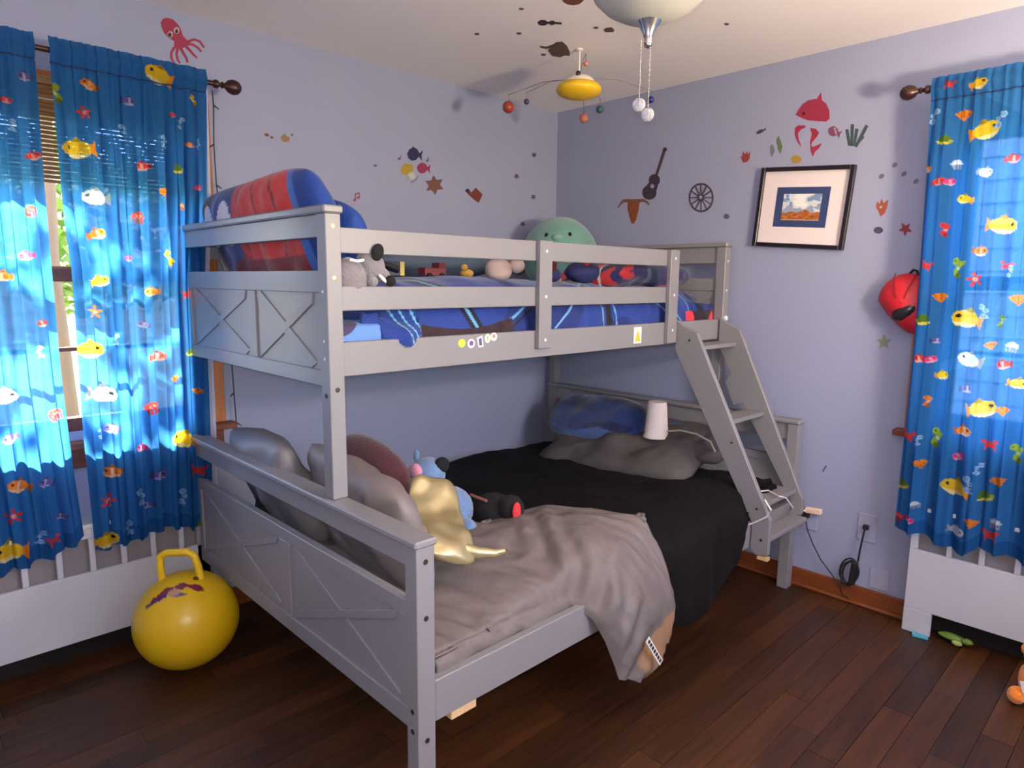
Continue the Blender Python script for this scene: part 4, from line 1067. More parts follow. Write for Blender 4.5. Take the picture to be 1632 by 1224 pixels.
pillow('body', MC('blue_fuzz', .95, .5, .5, 160), bp_, (.26, .54, .636), (0, 1, .045), (-.62, 0, .78), .54, .24, .13, 55, .014, col_blue, pinch=-.10)
cup = thing('foam_cup_stack', 'upside-down white foam cup on the charcoal pillow', 'cup', (.30, .925, .615))
MB().lathe([(.056, 0), (.058, .004), (.056, .010), (.0545, .012), (.044, .150), (.042, .160), (.039, .164), (.0, .164)], (.30, .925, .618), 28).build('wall', M('foam_white', (236, 226, 224), .7, .02), cup, True)
MB().lathe([(.0585, 0), (.0595, .003), (.0585, .008), (.0565, .0085)], (.30, .925, .616), 28).build('rim', M('foam_white', (236, 226, 224), .7, .02), cup, True)
gb = thing('grey_blanket', 'crumpled dark grey blanket with a pale hem by the ladder', 'blanket', (.26, 1.15, .58))
pillow('fold', M('grey_fleece', (74, 70, 72), .95, .1, 12, .4, 60), gb, (.26, 1.12, .615), (.05, 1, .02), (-.8, 0, .4), .30, .22, .08, 61, .02, pinch=-.1)
MB().tube([(.31, .99, .655), (.315, 1.06, .672), (.31, 1.14, .668), (.33, 1.22, .65), (.36, 1.26, .62)], .004, 6).build('hem', M('hem_cream', (176, 168, 150), .7), gb, True)

# plush toys on the lower bunk
m_pb = M('plush_blue', (106, 136, 178), .95, .08, 25, .4, 150, sheen=.4)
m_pk = M('plush_pink', (214, 140, 168), .95, .08, 25, .3, 150, sheen=.4)
m_bk = M('plush_black', (20, 17, 20), .9, .1, 25, .3, 150)
pl = thing('blue_plush_toy', 'light blue plush toy with pink patch behind satin pillow', 'plush toy', (1.52, .9, .47))
MB().blob((1.548, .842, .664), (.060, .064, .060), lump=.02, seed=1).build('head', m_pb, pl, True)
MB().blob((1.604, .848, .690), (.018, .030, .024), n=14, m=8).build('cheek_patch', m_pk, pl, True)
MB().blob((1.56, .795, .722), (.010, .012, .022), n=10, m=6).build('ear', m_pb, pl, True)
MB().blob((1.52, .883, .700), (.030, .022, .028), n=12, m=8).build('ear_patch', m_bk, pl, True)
MB().blob((1.592, .885, .668), (.014, .016, .009), n=12, m=8).build('eye', m_bk, pl, True)
MB().blob((1.52, .93, .56), (.075, .085, .075), lump=.02, seed=2).build('body', m_pb, pl, True)
MB().blob((1.55, 1.045, .535), (.03, .045, .028), n=14, m=8).build('paw', m_pb, pl, True)
pk = thing('black_plush_toy', 'black plush toy with a red ear lying by the blue plush', 'plush toy', (1.40, 1.05, .5))
MB().blob((1.40, 1.02, .55), (.07, .085, .055), lump=.03, seed=4).build('body', m_bk, pk, True)
MB().blob((1.40, 1.10, .575), (.045, .045, .045), n=16, m=10).build('head', m_bk, pk, True)
MB().blob((1.415, 1.142, .578), (.018, .010, .032), n=12, m=8).build('ear', M('plush_red', (206, 56, 62), .9, .1, 25), pk, True)
MB().tube([(1.455, .96, .60), (1.465, 1.0, .603), (1.455, 1.04, .598)], .005, 6).build('collar', M('plush_rust', (150, 92, 78), .9), pk, True)
o = MB().blob((1.93, .47, .525), (.05, .11, .09), lump=.05, seed=8).build('black_sock', m_bk, None, True)
tag(o, 'black bundle of cloth showing under the near top rail', 'cloth')

# ------------------------------------------------------------------ upper bunk bedding
def col_duvet(x, s, P):
    c = paint(len(x), (26, 54, 132))
    n1 = fbm(x, s, 17, 2, 1.1)
    put(c, n1 > .55, (20, 40, 106))
    put(c, n1 < -.7, (34, 74, 152))
    for (px, ps, th, wd, rgb) in ((1.62, .9, .6, .045, (16, 18, 36)), (1.62, .9, .6, .012, (96, 158, 200)), (1.35, 1.0, -1.0, .009, (92, 150, 196)), (1.31, 1.0, -1.0, .008, (18, 24, 44)), (.86, 1.0, .05, .036, (14, 18, 34)), (.90, 1.0, .05, .007, (110, 165, 200)),
                                   (.82, 1.0, .05, .007, (110, 165, 200)), (1.05, .95, -.9, .007, (110, 160, 205)), (.55, .9, .9, .007, (120, 170, 205)), (.62, .9, .9, .006, (120, 170, 205)), (.30, .9, .35, .010, (16, 22, 40)), (.33, .9, .35, .006, (100, 160, 200)), (1.8, 1.05, .25, .006, (110, 180, 205)), (1.77, 1.05, .25, .006, (110, 180, 205)), (1.74, 1.05, .25, .006, (110, 180, 205)), (1.1, .4, 1.2, .04, (16, 18, 36)), (.5, .3, .4, .04, (16, 18, 36))):
        d = np.abs((x - px) * math.cos(th) + (s - ps) * math.sin(th))
        put(c, d < wd / 2 * 1.0, rgb)
    smax = 1.16
    hem = (P[:, 2] < 1.197 - .02 * np.sin(x * 9)) & (P[:, 1] > 1.0) & (x < 1.74) & (x > 1.36)
    put(c, hem, (46, 24, 34))
    put(c, hem & (fbm(x, s, 3, 2, 4.0) > .05), (214, 44, 48))
    hem2 = (P[:, 2] < 1.20) & (P[:, 1] > .9) & (x < .32)
    put(c, hem2, (40, 26, 40))
    put(c, hem2 & (fbm(x, s, 5, 2, 6.0) > .1), (226, 50, 70))
    return c


def prof_duvet(x):
    t = lerp(x, [.09, .16, .3, .55, 1.0, 1.4, 1.75, 1.85, 1.93], [1.225, 1.29, 1.325, 1.315, 1.315, 1.325, 1.33, 1.29, 1.225])
    if x > 1.74 and x < 1.88:
        e = 1 - abs(x - 1.81) / .07
        return [(.12, t - .05), (.3, t - .01), (.6, t), (.85, t + .005), (.98, t - .02), (1.035, t - .06), (1.062, 1.21), (1.075 + .030 * e, 1.19), (1.083 + .040 * e, 1.17), (1.083 + .041 * e, 1.167 - .03 * e)]
    return [(.12, t - .05), (.3, t - .01), (.6, t), (.85, t + .005), (.98, t - .02), (1.035, t - .06), (1.060, 1.23), (1.067, 1.20), (1.070, 1.175), (1.071, 1.14)]


d2 = sweep('blue_duvet', MC('blue_duvet_cloth', .7, .2, .1, 60), None, prof_duvet, .105, 1.93, 420, 200, .009, 13, 2.0, .008, col_duvet)
tag(d2, 'blue patterned duvet with dark bands and red hem on upper bunk', 'duvet')


def col_sheet(x, s, P):
    c = paint(len(x), (98, 138, 200))
    n1 = fbm(x * 2.5, s * 2.5, 23, 2, 1.3)
    put(c, n1 > .3, (176, 66, 78))
    put(c, n1 > .7, (226, 220, 226))
    put(c, n1 < -.65, (70, 62, 96))
    return c


s2 = sweep('printed_sheet', MC('printed_sheet_cloth', .8, .1, .1, 60), None, lambda x: [(.10, 1.21), (.5, 1.213), (.95, 1.213), (1.06, 1.205), (1.077, 1.185), (1.0785, 1.165), (1.079, 1.15)], 1.87, 2.004, 40, 140, .002, 3, 2, .004, col_sheet)
tag(s2, 'light blue printed sheet showing at the pillow end of upper bunk', 'sheet')


def col_pill(u, v, s):
    c = paint(len(u), (38, 62, 120))
    put(c, u < -.55, (36, 32, 62))
    put(c, (u > -.5) & (v < .1 + .2 * np.sin(u * 5)), (120, 30, 44))
    put(c, (u > -.08) & (u < .80) & (v > -.1), (196, 40, 44))
    for q in (-.0, .28, .56):
        put(c, (np.abs(u - q - .05 * np.sin(v * 3)) < .016) & (v > -.1) & (u > -.08), (120, 18, 30))
    put(c, (np.abs(v - .38 - .05 * np.sin(u * 6)) < .03) & (u > -.08) & (u < .72), (120, 18, 30))
    put(c, np.abs(((u + .22) / .12) ** 2 + ((v - .5) / .34) ** 2 - 0) < 1.0, (216, 212, 222))
    put(c, np.abs(((u + .62) / .10) ** 2 + ((v - .5) / .34) ** 2) < 1.0, (216, 212, 222))
    put(c, (np.abs(u + .42) < .05), (66, 102, 166))
    put(c, (u > .80), (56, 100, 176))
    put(c, (u > .86), (24, 56, 130))
    if s < 0:
        c[:] = lin((26, 62, 140))
    return c


p = pillow('printed_pillow', MC('printed_pillow_cloth', .75, .2, .1, 80), None, (1.895, .47, 1.425), (0.05, 1, .02), (.33, 0, .94), .98, .44, .16, 71, .012, col_pill, n=110, pinch=.04)
tag(p, 'red, white and blue printed pillow propped at near end of upper bunk', 'pillow')
p = pillow('blue_pillow', M('royal_blue_cotton', (28, 66, 146), .8, .05, 8, .15, 60), None, (1.82, .70, 1.395), (0.05, 1, -.25), (.30, 0, .94), .56, .40, .12, 75, .012, pinch=.03)
tag(p, 'plain royal blue pillow behind the printed pillow on upper bunk', 'pillow')


def col_pill2(u, v, s):
    c = paint(len(u), (36, 34, 84))
    n1 = fbm(u, v, 31, 3, .9)
    put(c, n1 > .25, (178, 44, 46))
    put(c, n1 > .8, (214, 206, 212))
    put(c, n1 < -.8, (70, 84, 110))
    put(c, np.abs(v - .5 - .1 * np.sin(u * 6)) < .03, (206, 202, 196))
    return c


p = pillow('printed_pillow', MC('printed_pillow_cloth', .75, .2, .1, 80), None, (.42, .80, 1.335), (1, .1, 0), (0, 1, .12), .66, .40, .13, 81, .02, col_pill2, n=90, pinch=-.02)
tag(p, 'crumpled navy and red pillow lying at far end of upper bunk', 'pillow')
# toys along the upper bunk
m_teal = M('plush_teal', (108, 156, 144), .95, .06, 20, .3, 120, sheen=.4)
tw = thing('teal_plush_toy', 'large round teal plush toy in the corner of upper bunk', 'plush toy', (.25, .26, 1.27))
MB().blob((.25, .26, 1.455), (.195, .195, .195), n=36, m=22, lump=.01, seed=6).build('body', m_teal, tw, True)
for a in (-.42, .26):
    d = Vector((.707, .66, .0))
    sd = Vector((-.68, .73, 0))
    q = Vector((.25, .26, 1.455)) + (d * .86 + sd * a * .9 + Vector((0, 0, .50))).normalized() * .192
    MB().blob(q, (.010, .010, .013), n=12, m=8).build('eye', m_bk, tw, True)
q = Vector((.25, .26, 1.455)) + (Vector((.707, .66, 0)) * .86 + Vector((-.68, .73, 0)) * (-.09) + Vector((0, 0, .40))).normalized() * .185
MB().blob(q, (.03, .03, .02), n=14, m=8).build('snout', M('plush_mint', (128, 170, 158), .95, .06, 20), tw, True)
MB().blob((.02 + .16, .47, 1.43), (.05, .06, .03), n=14, m=8).build('fin', m_teal, tw, True)
m_gry = M('plush_grey', (128, 122, 126), .95, .1, 25, .5, 140, sheen=.4)
dg = thing('grey_plush_dog', 'grey plush dog with black ear and nose on upper rail', 'plush toy', (1.94, 1.07, 1.215))
MB().blob((1.965, 1.067, 1.318), (.05, .04, .062), lump=.03, seed=11).build('body', m_gry, dg, True)
MB().blob((1.905, 1.077, 1.358), Vector((.022, .0, .045)), Vector((0, .034, 0)), Vector((-.032, 0, .018)), n=16, m=10).build('head', m_gry, dg, True)
MB().blob((1.878, 1.085, 1.336), Vector((-.024, 0, -.020)), Vector((0, .021, 0)), Vector((.012, 0, -.014)), n=14, m=8).build('muzzle', m_gry, dg, True)
MB().blob((1.868, 1.112, 1.318), (.0155, .012, .015), n=12, m=8).build('nose', m_bk, dg, True)
MB().blob((1.905, 1.110, 1.392), Vector((.017, 0, .006)), Vector((0, .010, 0)), Vector((-.008, 0, .022)), n=14, m=8).build('ear', m_bk, dg, True)
MB().blob((1.915, 1.097, 1.316), (.016, .016, .014), n=12, m=8).build('paw', m_gry, dg, True)
MB().blob((1.890, 1.112, 1.323), Vector((.014, 0, .012)), Vector((0, .003, 0)), Vector((.003, 0, -.004)), n=8, m=6).build('tooth_patch', M('plush_white', (222, 220, 222), .9), dg, True)
MB().tube([(1.985, 1.105, 1.371), (1.965, 1.109, 1.368), (1.945, 1.105, 1.371)], .004, 6).build('collar', M('plush_white', (222, 220, 222), .9), dg, True)


def toy(name, label, cat, base, *parts):
    t = thing(name, label, cat, base)
    for nm, mat, mb in parts:
        mb.build(nm, mat, t, True)
    return t


toy('toy_bottle', 'dark teal toy bottle lying by the grey plush dog', 'toy', (1.72, .80, 1.30),
    ('barrel', M('toy_teal', (24, 66, 84), .25, .05), MB().tube([(1.78, .80, 1.365), (1.70, .80, 1.343)], .024, 12)),
    ('neck', M('toy_dark', (22, 24, 34), .3, .05), MB().tube([(1.70, .80, 1.343), (1.63, .80, 1.325)], .013, 12)),
    ('cap', M('toy_pale', (190, 200, 206), .4), MB().blob((1.79, .80, 1.36), (.022, .022, .024), n=12, m=8)))
toy('toy_block', 'small dark toy block with yellow side on blue duvet', 'toy', (1.60, .75, 1.30),
    ('block', M('toy_slate', (60, 64, 86), .5), MB().box(1.585, 1.635, .70, .75, 1.306, 1.352)), ('sticker', M('toy_yellow', (206, 186, 96), .5), MB().box(1.568, 1.5845, .70, .75, 1.306, 1.352)))
toy('toy_truck', 'small dark red toy truck on the blue duvet', 'toy', (1.45, .75, 1.30),
    ('body', M('toy_maroon', (110, 40, 50), .5), MB().box(1.40, 1.49, .72, .76, 1.308, 1.334)), ('cab', M('toy_maroon', (110, 40, 50), .5), MB().box(1.40, 1.43, .72, .76, 1.3345, 1.352)),
    ('wheel', m_bk, MB().lathe([(.010, 0), (.010, .008)], (1.475, .762, 1.307), 12, (0, 1, 0))), ('wheel', m_bk, MB().lathe([(.010, 0), (.010, .008)], (1.42, .762, 1.307), 12, (0, 1, 0))))
toy('toy_duck', 'small yellow toy duck on the blue duvet', 'toy', (1.27, .72, 1.30),
    ('body', M('toy_gold', (206, 160, 70), .6), MB().blob((1.27, .72, 1.318), (.028, .022, .016), n=14, m=8)), ('head', M('toy_gold', (206, 160, 70), .6), MB().blob((1.29, .73, 1.338), (.013, .013, .013), n=12, m=8)))
toy('slate_cushion', 'slate blue cushion lying flat along the back of upper bunk', 'cushion', (1.2, .4, 1.29))
pillow('body', M('slate_cotton', (88, 104, 122), .9, .06, 12, .2, 60), bpy.data.objects['slate_cushion'], (1.25, .42, 1.345), (1, 0, 0), (0, 1, .1), .62, .34, .11, 91, .01)
toy('cream_plush_toy', 'cream plush toy beside the maroon plush on upper bunk', 'plush toy', (1.0, .70, 1.29),
    ('body', M('plush_cream', (206, 186, 178), .95, .06, 20, .3, 100), MB().blob((1.055, .66, 1.335), (.06, .05, .045), lump=.04, seed=3)), ('head', M('plush_cream', (206, 186, 178), .95), MB().blob((.99, .70, 1.352), (.032, .03, .03), n=14, m=8)))
toy('maroon_plush_toy', 'dark maroon round plush toy behind the middle upright', 'plush toy', (1.0, .8, 1.29),
    ('head', M('plush_maroon', (92, 26, 40), .9, .1, 20), MB().blob((.985, .86, 1.352), (.036, .036, .034))), ('body', M('plush_navy', (40, 44, 92), .9, .1, 20), MB().blob((.95, .84, 1.316), (.05, .04, .03))))
toy('striped_plush_toy', 'navy plush toy with a red spot right of middle upright', 'plush toy', (.78, .85, 1.29),
    ('body', M('plush_navy', (40, 44, 92), .9, .1, 20), MB().blob((.80, .88, 1.33), (.085, .06, .045), lump=.05, seed=9)), ('spot', M('plush_red', (206, 56, 62), .9, .1, 25), MB().blob((.825, .92, 1.365), (.02, .016, .012), n=12, m=8)))

for _n in ('toy_bottle', 'toy_block', 'toy_truck', 'toy_duck', 'slate_cushion', 'cream_plush_toy', 'maroon_plush_toy', 'striped_plush_toy'):
    bpy.data.objects[_n].location.z += 0.03      # they lie on top of the duvet

# ------------------------------------------------------------------ curtains
PAL = dict(Y=(240, 200, 50), O=(240, 140, 50), R=(226, 70, 62), K=(232, 84, 140), G=(150, 176, 60), P=(112, 104, 170), W=(216, 222, 232), B=(170, 205, 235))


def motif(c, X, Z, m):
    t, cx, cz, s, k = m
    sel = np.where((np.abs(X - cx) < s * 1.5) & (np.abs(Z - cz) < s * 1.5))[0]
    if not len(sel):
        return
    rs = random.Random(int(cx * 977 + cz * 3571))
    fl = rs.choice((-1, 1))
    x, z = (X[sel] - cx) / s * fl, (Z[sel] - cz) / s
    th = rs.uniform(-.35, .35)
    x, z = x * math.cos(th) - z * math.sin(th), x * math.sin(th) + z * math.cos(th)
    r = np.hypot(x, z)
    col = PAL[k]

    def p(mask, rgb):
        c[sel[mask]] = lin(rgb)
    lt = tuple(min(255, int(v * .45 + 255 * .55)) for v in col)
    dk = tuple(int(v * .72) for v in col)
    if t == 'fish':
        body = (x / .78) ** 2 + (z / .56) ** 2 < 1
        p((x > .55) & (x < 1.05) & (np.abs(z) < (x - .48) * .9), dk if k != 'Y' else (240, 150, 50))
        p(body, col)
        p((np.abs(x - .02) < .13) & body & (k in 'ORPK'), lt)
        p(body & (z < -.28), lt)
        p((x > -.1) & (x < .3) & (z > .45) & (z < .8 - abs(x - .1)), dk)
        p(np.hypot(x + .42, z - .12) < .12, (40, 30, 40))
    elif t == 'star':
        p(r < .62 + .36 * np.cos(5 * np.arctan2(z, x) - 1.57), col)
        p(r < .28, lt)
    elif t == 'bub':
        for qx, qz, q in ((-.1, -.7, .34), (.15, 0, .26), (-.2, .55, .36), (.3, -.95, .14)):
            d = np.hypot(x - qx, z - qz)
            p(d < q, (120, 170, 215))
            p((d < q) & (d > q * .7), col)
    elif t == 'crab':
        p((x / .7) ** 2 + (z / .45) ** 2 < 1, col)
        for sg in (-1, 1):
            p(np.hypot(x - .75 * sg, z - .55) < .28, col)
            p((np.abs(np.abs(x) - .6) < .1) & (z < 0) & (z > -.75), col)
    elif t == 'horse':
        p(np.hypot(x + .1, z - .55) < .34, col)
        p((np.abs(x - .05 - .25 * np.sin(z * 3)) < .26) & (z < .5) & (z > -.75), col)
        p(np.hypot(x + .05, z + .75) < .26, dk)
        p(np.hypot(x - .05, z + .1) < .17, lt)
        p(np.hypot(x + .18, z - .6) < .08, (40, 40, 40))
    elif t == 'jelly':
        p((r < .8) & (z > -.05), col)
        p((np.abs(np.sin(x * 7)) > .45) & (np.abs(x) < .7) & (z <= -.05) & (z > -.8), dk)
        p((np.hypot(np.abs(x) - .25, z - .25) < .12), lt)
    elif t == 'shell':
        a = np.arctan2(x, z + .6)
        rr = np.hypot(x, z + .6)
        f = (rr < 1.35) & (np.abs(a) < .75)
        p(f, col)
        p(f & (np.abs(np.sin(a * 6)) < .25), dk)
    elif t == 'turtle':
        p((x / .9) ** 2 + ((z + .35) / .28) ** 2 < 1, (226, 214, 80))
        p((r < .75) & (z > -.25), (96, 130, 50))
        p(np.hypot(x + .85, z + .05) < .25, (170, 190, 70))


def curtain_mat():
    m = bpy.data.materials.new('curtain_cloth')
    m.use_nodes = True
    nt = m.node_tree
    nt.nodes.remove(nt.nodes['Principled BSDF'])
    out = nt.nodes['Material Output']
    at = nt.nodes.new('ShaderNodeVertexColor')
    at.layer_name = 'Col'
    df = nt.nodes.new('ShaderNodeBsdfDiffuse')
    tl = nt.nodes.new('ShaderNodeBsdfTranslucent')
    tp = nt.nodes.new('ShaderNodeBsdfTransparent')
    nt.links.new(at.outputs['Color'], df.inputs['Color'])
    nt.links.new(at.outputs['Color'], tl.inputs['Color'])
    lt = nt.nodes.new('ShaderNodeMix')
    lt.data_type = 'RGBA'
    lt.inputs['Factor'].default_value = 0.45
    nt.links.new(at.outputs['Color'], lt.inputs['A'])
    lt.inputs['B'].default_value = (.75, .85, 1, 1)
    nt.links.new(lt.outputs['Result'], tp.inputs['Color'])
    a = nt.nodes.new('ShaderNodeMixShader')
    a.inputs[0].default_value = 0.6
    nt.links.new(df.outputs[0], a.inputs[1])
    nt.links.new(tl.outputs[0], a.inputs[2])
    b_ = nt.nodes.new('ShaderNodeMixShader')
    b_.inputs[0].default_value = CURTAIN_SHEER
    nt.links.new(a.outputs[0], b_.inputs[1])
    nt.links.new(tp.outputs[0], b_.inputs[2])
    nt.links.new(b_.outputs[0], out.inputs['Surface'])
    return m


CURTAIN_SHEER = 0.09
m_curt = curtain_mat()
m_lining = M('curtain_hem_back', (176, 172, 190), .8, .03, 10)


def curtain(label, axis, left, right, hem, motifs, folds, seed, d0=0.125, amp=0.021, nx=170, nz=520, ztop=2.035):
    """rod-pocket panel; left/right: [(z,a)] edge positions along the wall, hem: [(t,z)]"""
    root = thing('sea_print_curtain', label, 'curtain', ((left[0][1] + right[0][1]) / 2, d0, ztop - .03) if axis == 'X' else (d0, (left[0][1] + right[0][1]) / 2, ztop - .03), 'blue sea print curtains')
    T = np.linspace(0, 1, nx)[:, None] * np.ones((1, nz))
    zb = np.interp(T[:, 0], [h[0] for h in hem], [h[1] for h in hem])
    zb = zb + 0.006 * np.sin(T[:, 0] * folds * 6.28 + 1)
    V = np.linspace(0, 1, nz)[None, :] * np.ones((nx, 1))
    Zz = ztop + (zb[:, None] - ztop) * V
    lz, la = zip(*sorted(left))
    rz, ra = zip(*sorted(right))
    Lf, Rt = np.interp(Zz, lz, la), np.interp(Zz, rz, ra)
    r = np.random.RandomState(seed)
    ph = r.uniform(0, 6.28, 6)
    w = np.sin(6.28 * folds * (T + .035 * np.sin(V * 3 + ph[0])) + ph[1]) + .5 * np.sin(6.28 * folds * 2.3 * T + ph[2] + 1.2 * V) + .35 * np.sin(6.28 * folds * .43 * T + ph[3] - V)
    g = np.sin(6.28 * folds * 3.1 * T + ph[4])
    below = np.clip((ztop - .085 - Zz) / .25, 0, 1)
    A_ = amp * (.25 + .75 * below)
    D = d0 + A_ * w * .6 + .004 * g * np.clip(1 - below, 0, 1)
    seam = np.exp(-((ztop - .075 - Zz) / .006) ** 2)
    D = D - .006 * seam
    pocket = np.exp(-((ztop - .04 - Zz) / .022) ** 2)
    D = D * (1 - pocket) + (d0 + .016 + .002 * g) * pocket
    Aa = Lf + (Rt - Lf) * T + .004 * np.sin(6.28 * folds * T * 2 + ph[5])
    n = nx * nz
    c = paint(n, (50, 116, 180))
    mix = fbm(Aa.ravel(), Zz.ravel(), seed, 2, 1.2)
    put(c, mix > .7, (58, 126, 190))
    hemline = (Zz - zb[:, None]).ravel() < .05
    put(c, hemline, (40, 100, 166))
    for m_ in motifs:
        motif(c, Aa.ravel(), Zz.ravel(), m_)
    P = np.stack([Aa, D, Zz] if axis == 'X' else [D, Aa, Zz], -1).reshape(-1, 3)
    cloth_ = mk('cloth', P, grid_faces(nx, nz), m_curt, root, True, c)
    # stitched seam under the rod pocket
    i = np.arange(0, nx, 2)
    k = np.argmin(np.abs(Zz[0] - (ztop - .075)))
    pts = P.reshape(nx, nz, 3)[i, k] + (np.array([0, .004, 0]) if axis == 'X' else np.array([.004, 0, 0]))
    MB().tube([tuple(q) for q in pts], .0022, 6).build('seam', M('curtain_seam', (14, 40, 86), .8), cloth_, True)
    return root


LA = MOTIFS['mainA']
curtain('blue sea print curtain panel between the gap and the bunk bed', 'X', [(2.04, 2.405), (1.5, 2.402), (1.34, 2.393), (.8, 2.40), (.4, 2.395)], [(2.04, 1.945), (1.6, 1.962), (1.3, 1.985), (.4, 2.003)], [(0, .405), (.3, .412), (.6, .432), (.8, .405), (1, .398)], LA, 7, 2)
curtain('blue sea print curtain panel at the far left edge', 'X', [(2.04, 2.92), (.4, 2.90)], [(2.04, 2.447), (1.6, 2.454), (1.0, 2.452), (.7, 2.442), (.44, 2.428)], [(0, .40), (.6, .405), (.85, .43), (1, .462)], MOTIFS['leftA'] + [(t, a + .40, z, s, k) for t, a, z, s, k in LA if a + .40 > 2.68], 7, 5)
RB = MOTIFS['mainB']
RB = RB + [(t, a + .42, z, s, k) for t, a, z, s, k in RB if a + .42 > 2.33]
curtain('blue sea print curtain panel on the right wall', 'Y', [(2.04, 1.872), (1.6, 1.882), (1.2, 1.89), (.38, 1.889)], [(2.04, 2.37), (.38, 2.42)], [(0, .398), (.2, .40), (.30, .375), (.44, .365), (.52, .40), (.7, .392), (1, .375)], RB, 6, 9, amp=.025)
curtain('blue sea print curtain panel at the outer right edge', 'Y', [(2.04, 2.43), (.38, 2.44)], [(2.04, 2.90), (.38, 2.88)], [(0, .39), (.5, .40), (1, .385)], [(t, a + .55, z, s, k) for t, a, z, s, k in MOTIFS['mainB']], 6, 12, nx=150, nz=420)
# pale turned-back edge of the panel beside the bunk
ed = thing('curtain_liner', 'pale liner edge hanging behind the curtain beside the bunk', 'curtain', (1.97, .09, 1.98))
zz = np.linspace(2.0, .40, 60)
xx = np.interp(-zz, [-2.04, -1.6, -1.3, -.4], [1.938, 1.952, 1.972, 1.984])
P = np.stack([np.stack([xx + .03 * k - .004, np.full(60, .10 - .03 * k) + .003 * np.sin(zz * 9), zz], -1) for k in np.linspace(0, 1, 5)], 0).reshape(-1, 3)
mk('cloth', P, grid_faces(5, 60), m_lining, ed, True, None, 0, .0015)
MB().tube([(1.945, .098, 2.0), (1.98, .085, 2.0)], .004, 6).build('loop', m_lining, ed, True)

# curtain rods
m_rod = M('rod_bronze', (58, 32, 30), .35, .08, 20, metal=.3)


def rod(label, axis, a0, a1, fin, d=0.125, z=1.995):
    r = thing('curtain_rod', label, 'curtain rod', ((a0 + a1) / 2, d, z) if axis == 'X' else (d, (a0 + a1) / 2, z))

    def pt(a, dd=d, zz_=z):
        return (a, dd, zz_) if axis == 'X' else (dd, a, zz_)
    MB().tube([pt(a0), pt(a1)], .0085, 12).build('pole', m_rod, r, True)
    axv = (-1, 0, 0) if axis == 'X' else (0, -1, 0)
    MB().lathe([(.011, 0), (.014, .004), (.014, .014), (.008, .018), (.007, .026), (.012, .030), (.008, .036), (.011, .042), (.020, .050), (.025, .062), (.026, .072), (.022, .086), (.012, .095), (.0, .097)], pt(fin), 24, axv).build('finial', m_rod, r, True)
    for a in (fin + .09, a1 - .05):
        MB().tube([pt(a, .0), pt(a, d)], .006, 8).build('bracket', m_rod, r, True)
    return r


rod('dark bronze curtain rod with ball finial on the left wall', 'X', 1.925, 2.95, 1.925)
rod('dark bronze curtain rod with ball finial on the right wall', 'Y', 1.872, 2.95, 1.872, z=2.0)

# string of fairy lights hanging from the left rod
sl = thing('string_lights', 'dark wire of unlit string lights beside left window', 'string lights', (1.93, .05, .7))
wp = [(1.925, .11, 1.975), (1.915, .09, 1.93), (1.91, .06, 1.80), (1.905, .05, 1.66), (1.895, .05, 1.52), (1.885, .05, 1.40), (1.885, .045, 1.25), (1.88, .04, 1.02), (1.875, .035, .88), (1.87, .03, .76), (1.868, .03, .62)]
m_wire = M('wire_dark', (44, 40, 44), .5)
MB().tube(wp, .0022, 6).build('wire', m_wire, sl, True)
for i, (x, y_, z) in enumerate(wp[1:]):
    s = 1 if i % 2 else -1
    MB().tube([(x, y_, z), (x + .018 * s, y_ + .004, z - .012)], .0035, 6, r1=.0018).build('bulb', m_wire, sl, True)

# ------------------------------------------------------------------ decals on walls and ceiling
def decal(name, label, cat, wall, layers):
    pts0 = layers[0][2]
    ca, cb = sum(p_[0] for p_ in pts0) / len(pts0), sum(p_[1] for p_ in pts0) / len(pts0)
    base = {'A': (ca, 0, cb), 'B': (0, ca, cb), 'C': (ca, cb, H)}[wall]
    root = thing(name, label, cat, base, 'stickers on the walls and ceiling')

    def w(a, b_, d):
        return {'A': (a, d, b_), 'B': (d, a, b_), 'C': (a, b_, H - d)}[wall]
    nv_ = {'A': (0, 1, 0), 'B': (1, 0, 0), 'C': (0, 0, -1)}[wall]
    eyes = []
    for i, L in enumerate(layers):
        nm, rgb, o_ = L[0], L[1], L[2]
        d = .0006 + .00025 * i
        rgb = tuple(int(v * .78) for v in rgb)
        mat = M('decal_%d_%d_%d' % rgb, rgb, .6, .03, 40)
        if len(L) == 4:
            n = len(o_)
            mb = MB()
            for j in range(n):
                k = (j + 1) % n
                mb.prism([w(*o_[j], .0004), w(*o_[k], .0004), w(*L[3][k], .0004), w(*L[3][j], .0004)], Vector(nv_) * d)
            mb.build(nm, mat, root)
        else:
            par = root
            if nm == 'pupil':
                par = eyes.pop(0)
            p_o = MB().prism([w(a, b_, .0004) for a, b_ in o_], Vector(nv_) * d).build(nm, mat, par)
            if nm == 'eye':
                eyes.append(p_o)


for row_ in DECALS:
    decal(*row_)

# ------------------------------------------------------------------ framed picture, slightly crooked on the right wall
fr = thing('framed_picture', 'crooked black framed desert landscape on the right wall', 'picture', (0, 1.40, 1.64))
fc = Vector((0, 1.4005, 1.638))
ang = math.radians(-4.3)
fy, fz = Vector((0, math.cos(ang), math.sin(ang))), Vector((0, -math.sin(ang), math.cos(ang)))
fw, fh = .194, .1655
m_frame = M('frame_black', (30, 20, 24), .3, .1)
fx = Vector((1, 0, 0))


def fbox(name, y0, y1, z0, z1, d0, d1, mat, parent=fr, bevel=.0015):
    c_ = fc + fy * (y0 + y1) / 2 + fz * (z0 + z1) / 2 + fx * (d0 + d1) / 2
    return MB().obox(c_, fx * (d1 - d0) / 2, fy * (y1 - y0) / 2, fz * (z1 - z0) / 2).build(name, mat, parent, bevel=bevel)


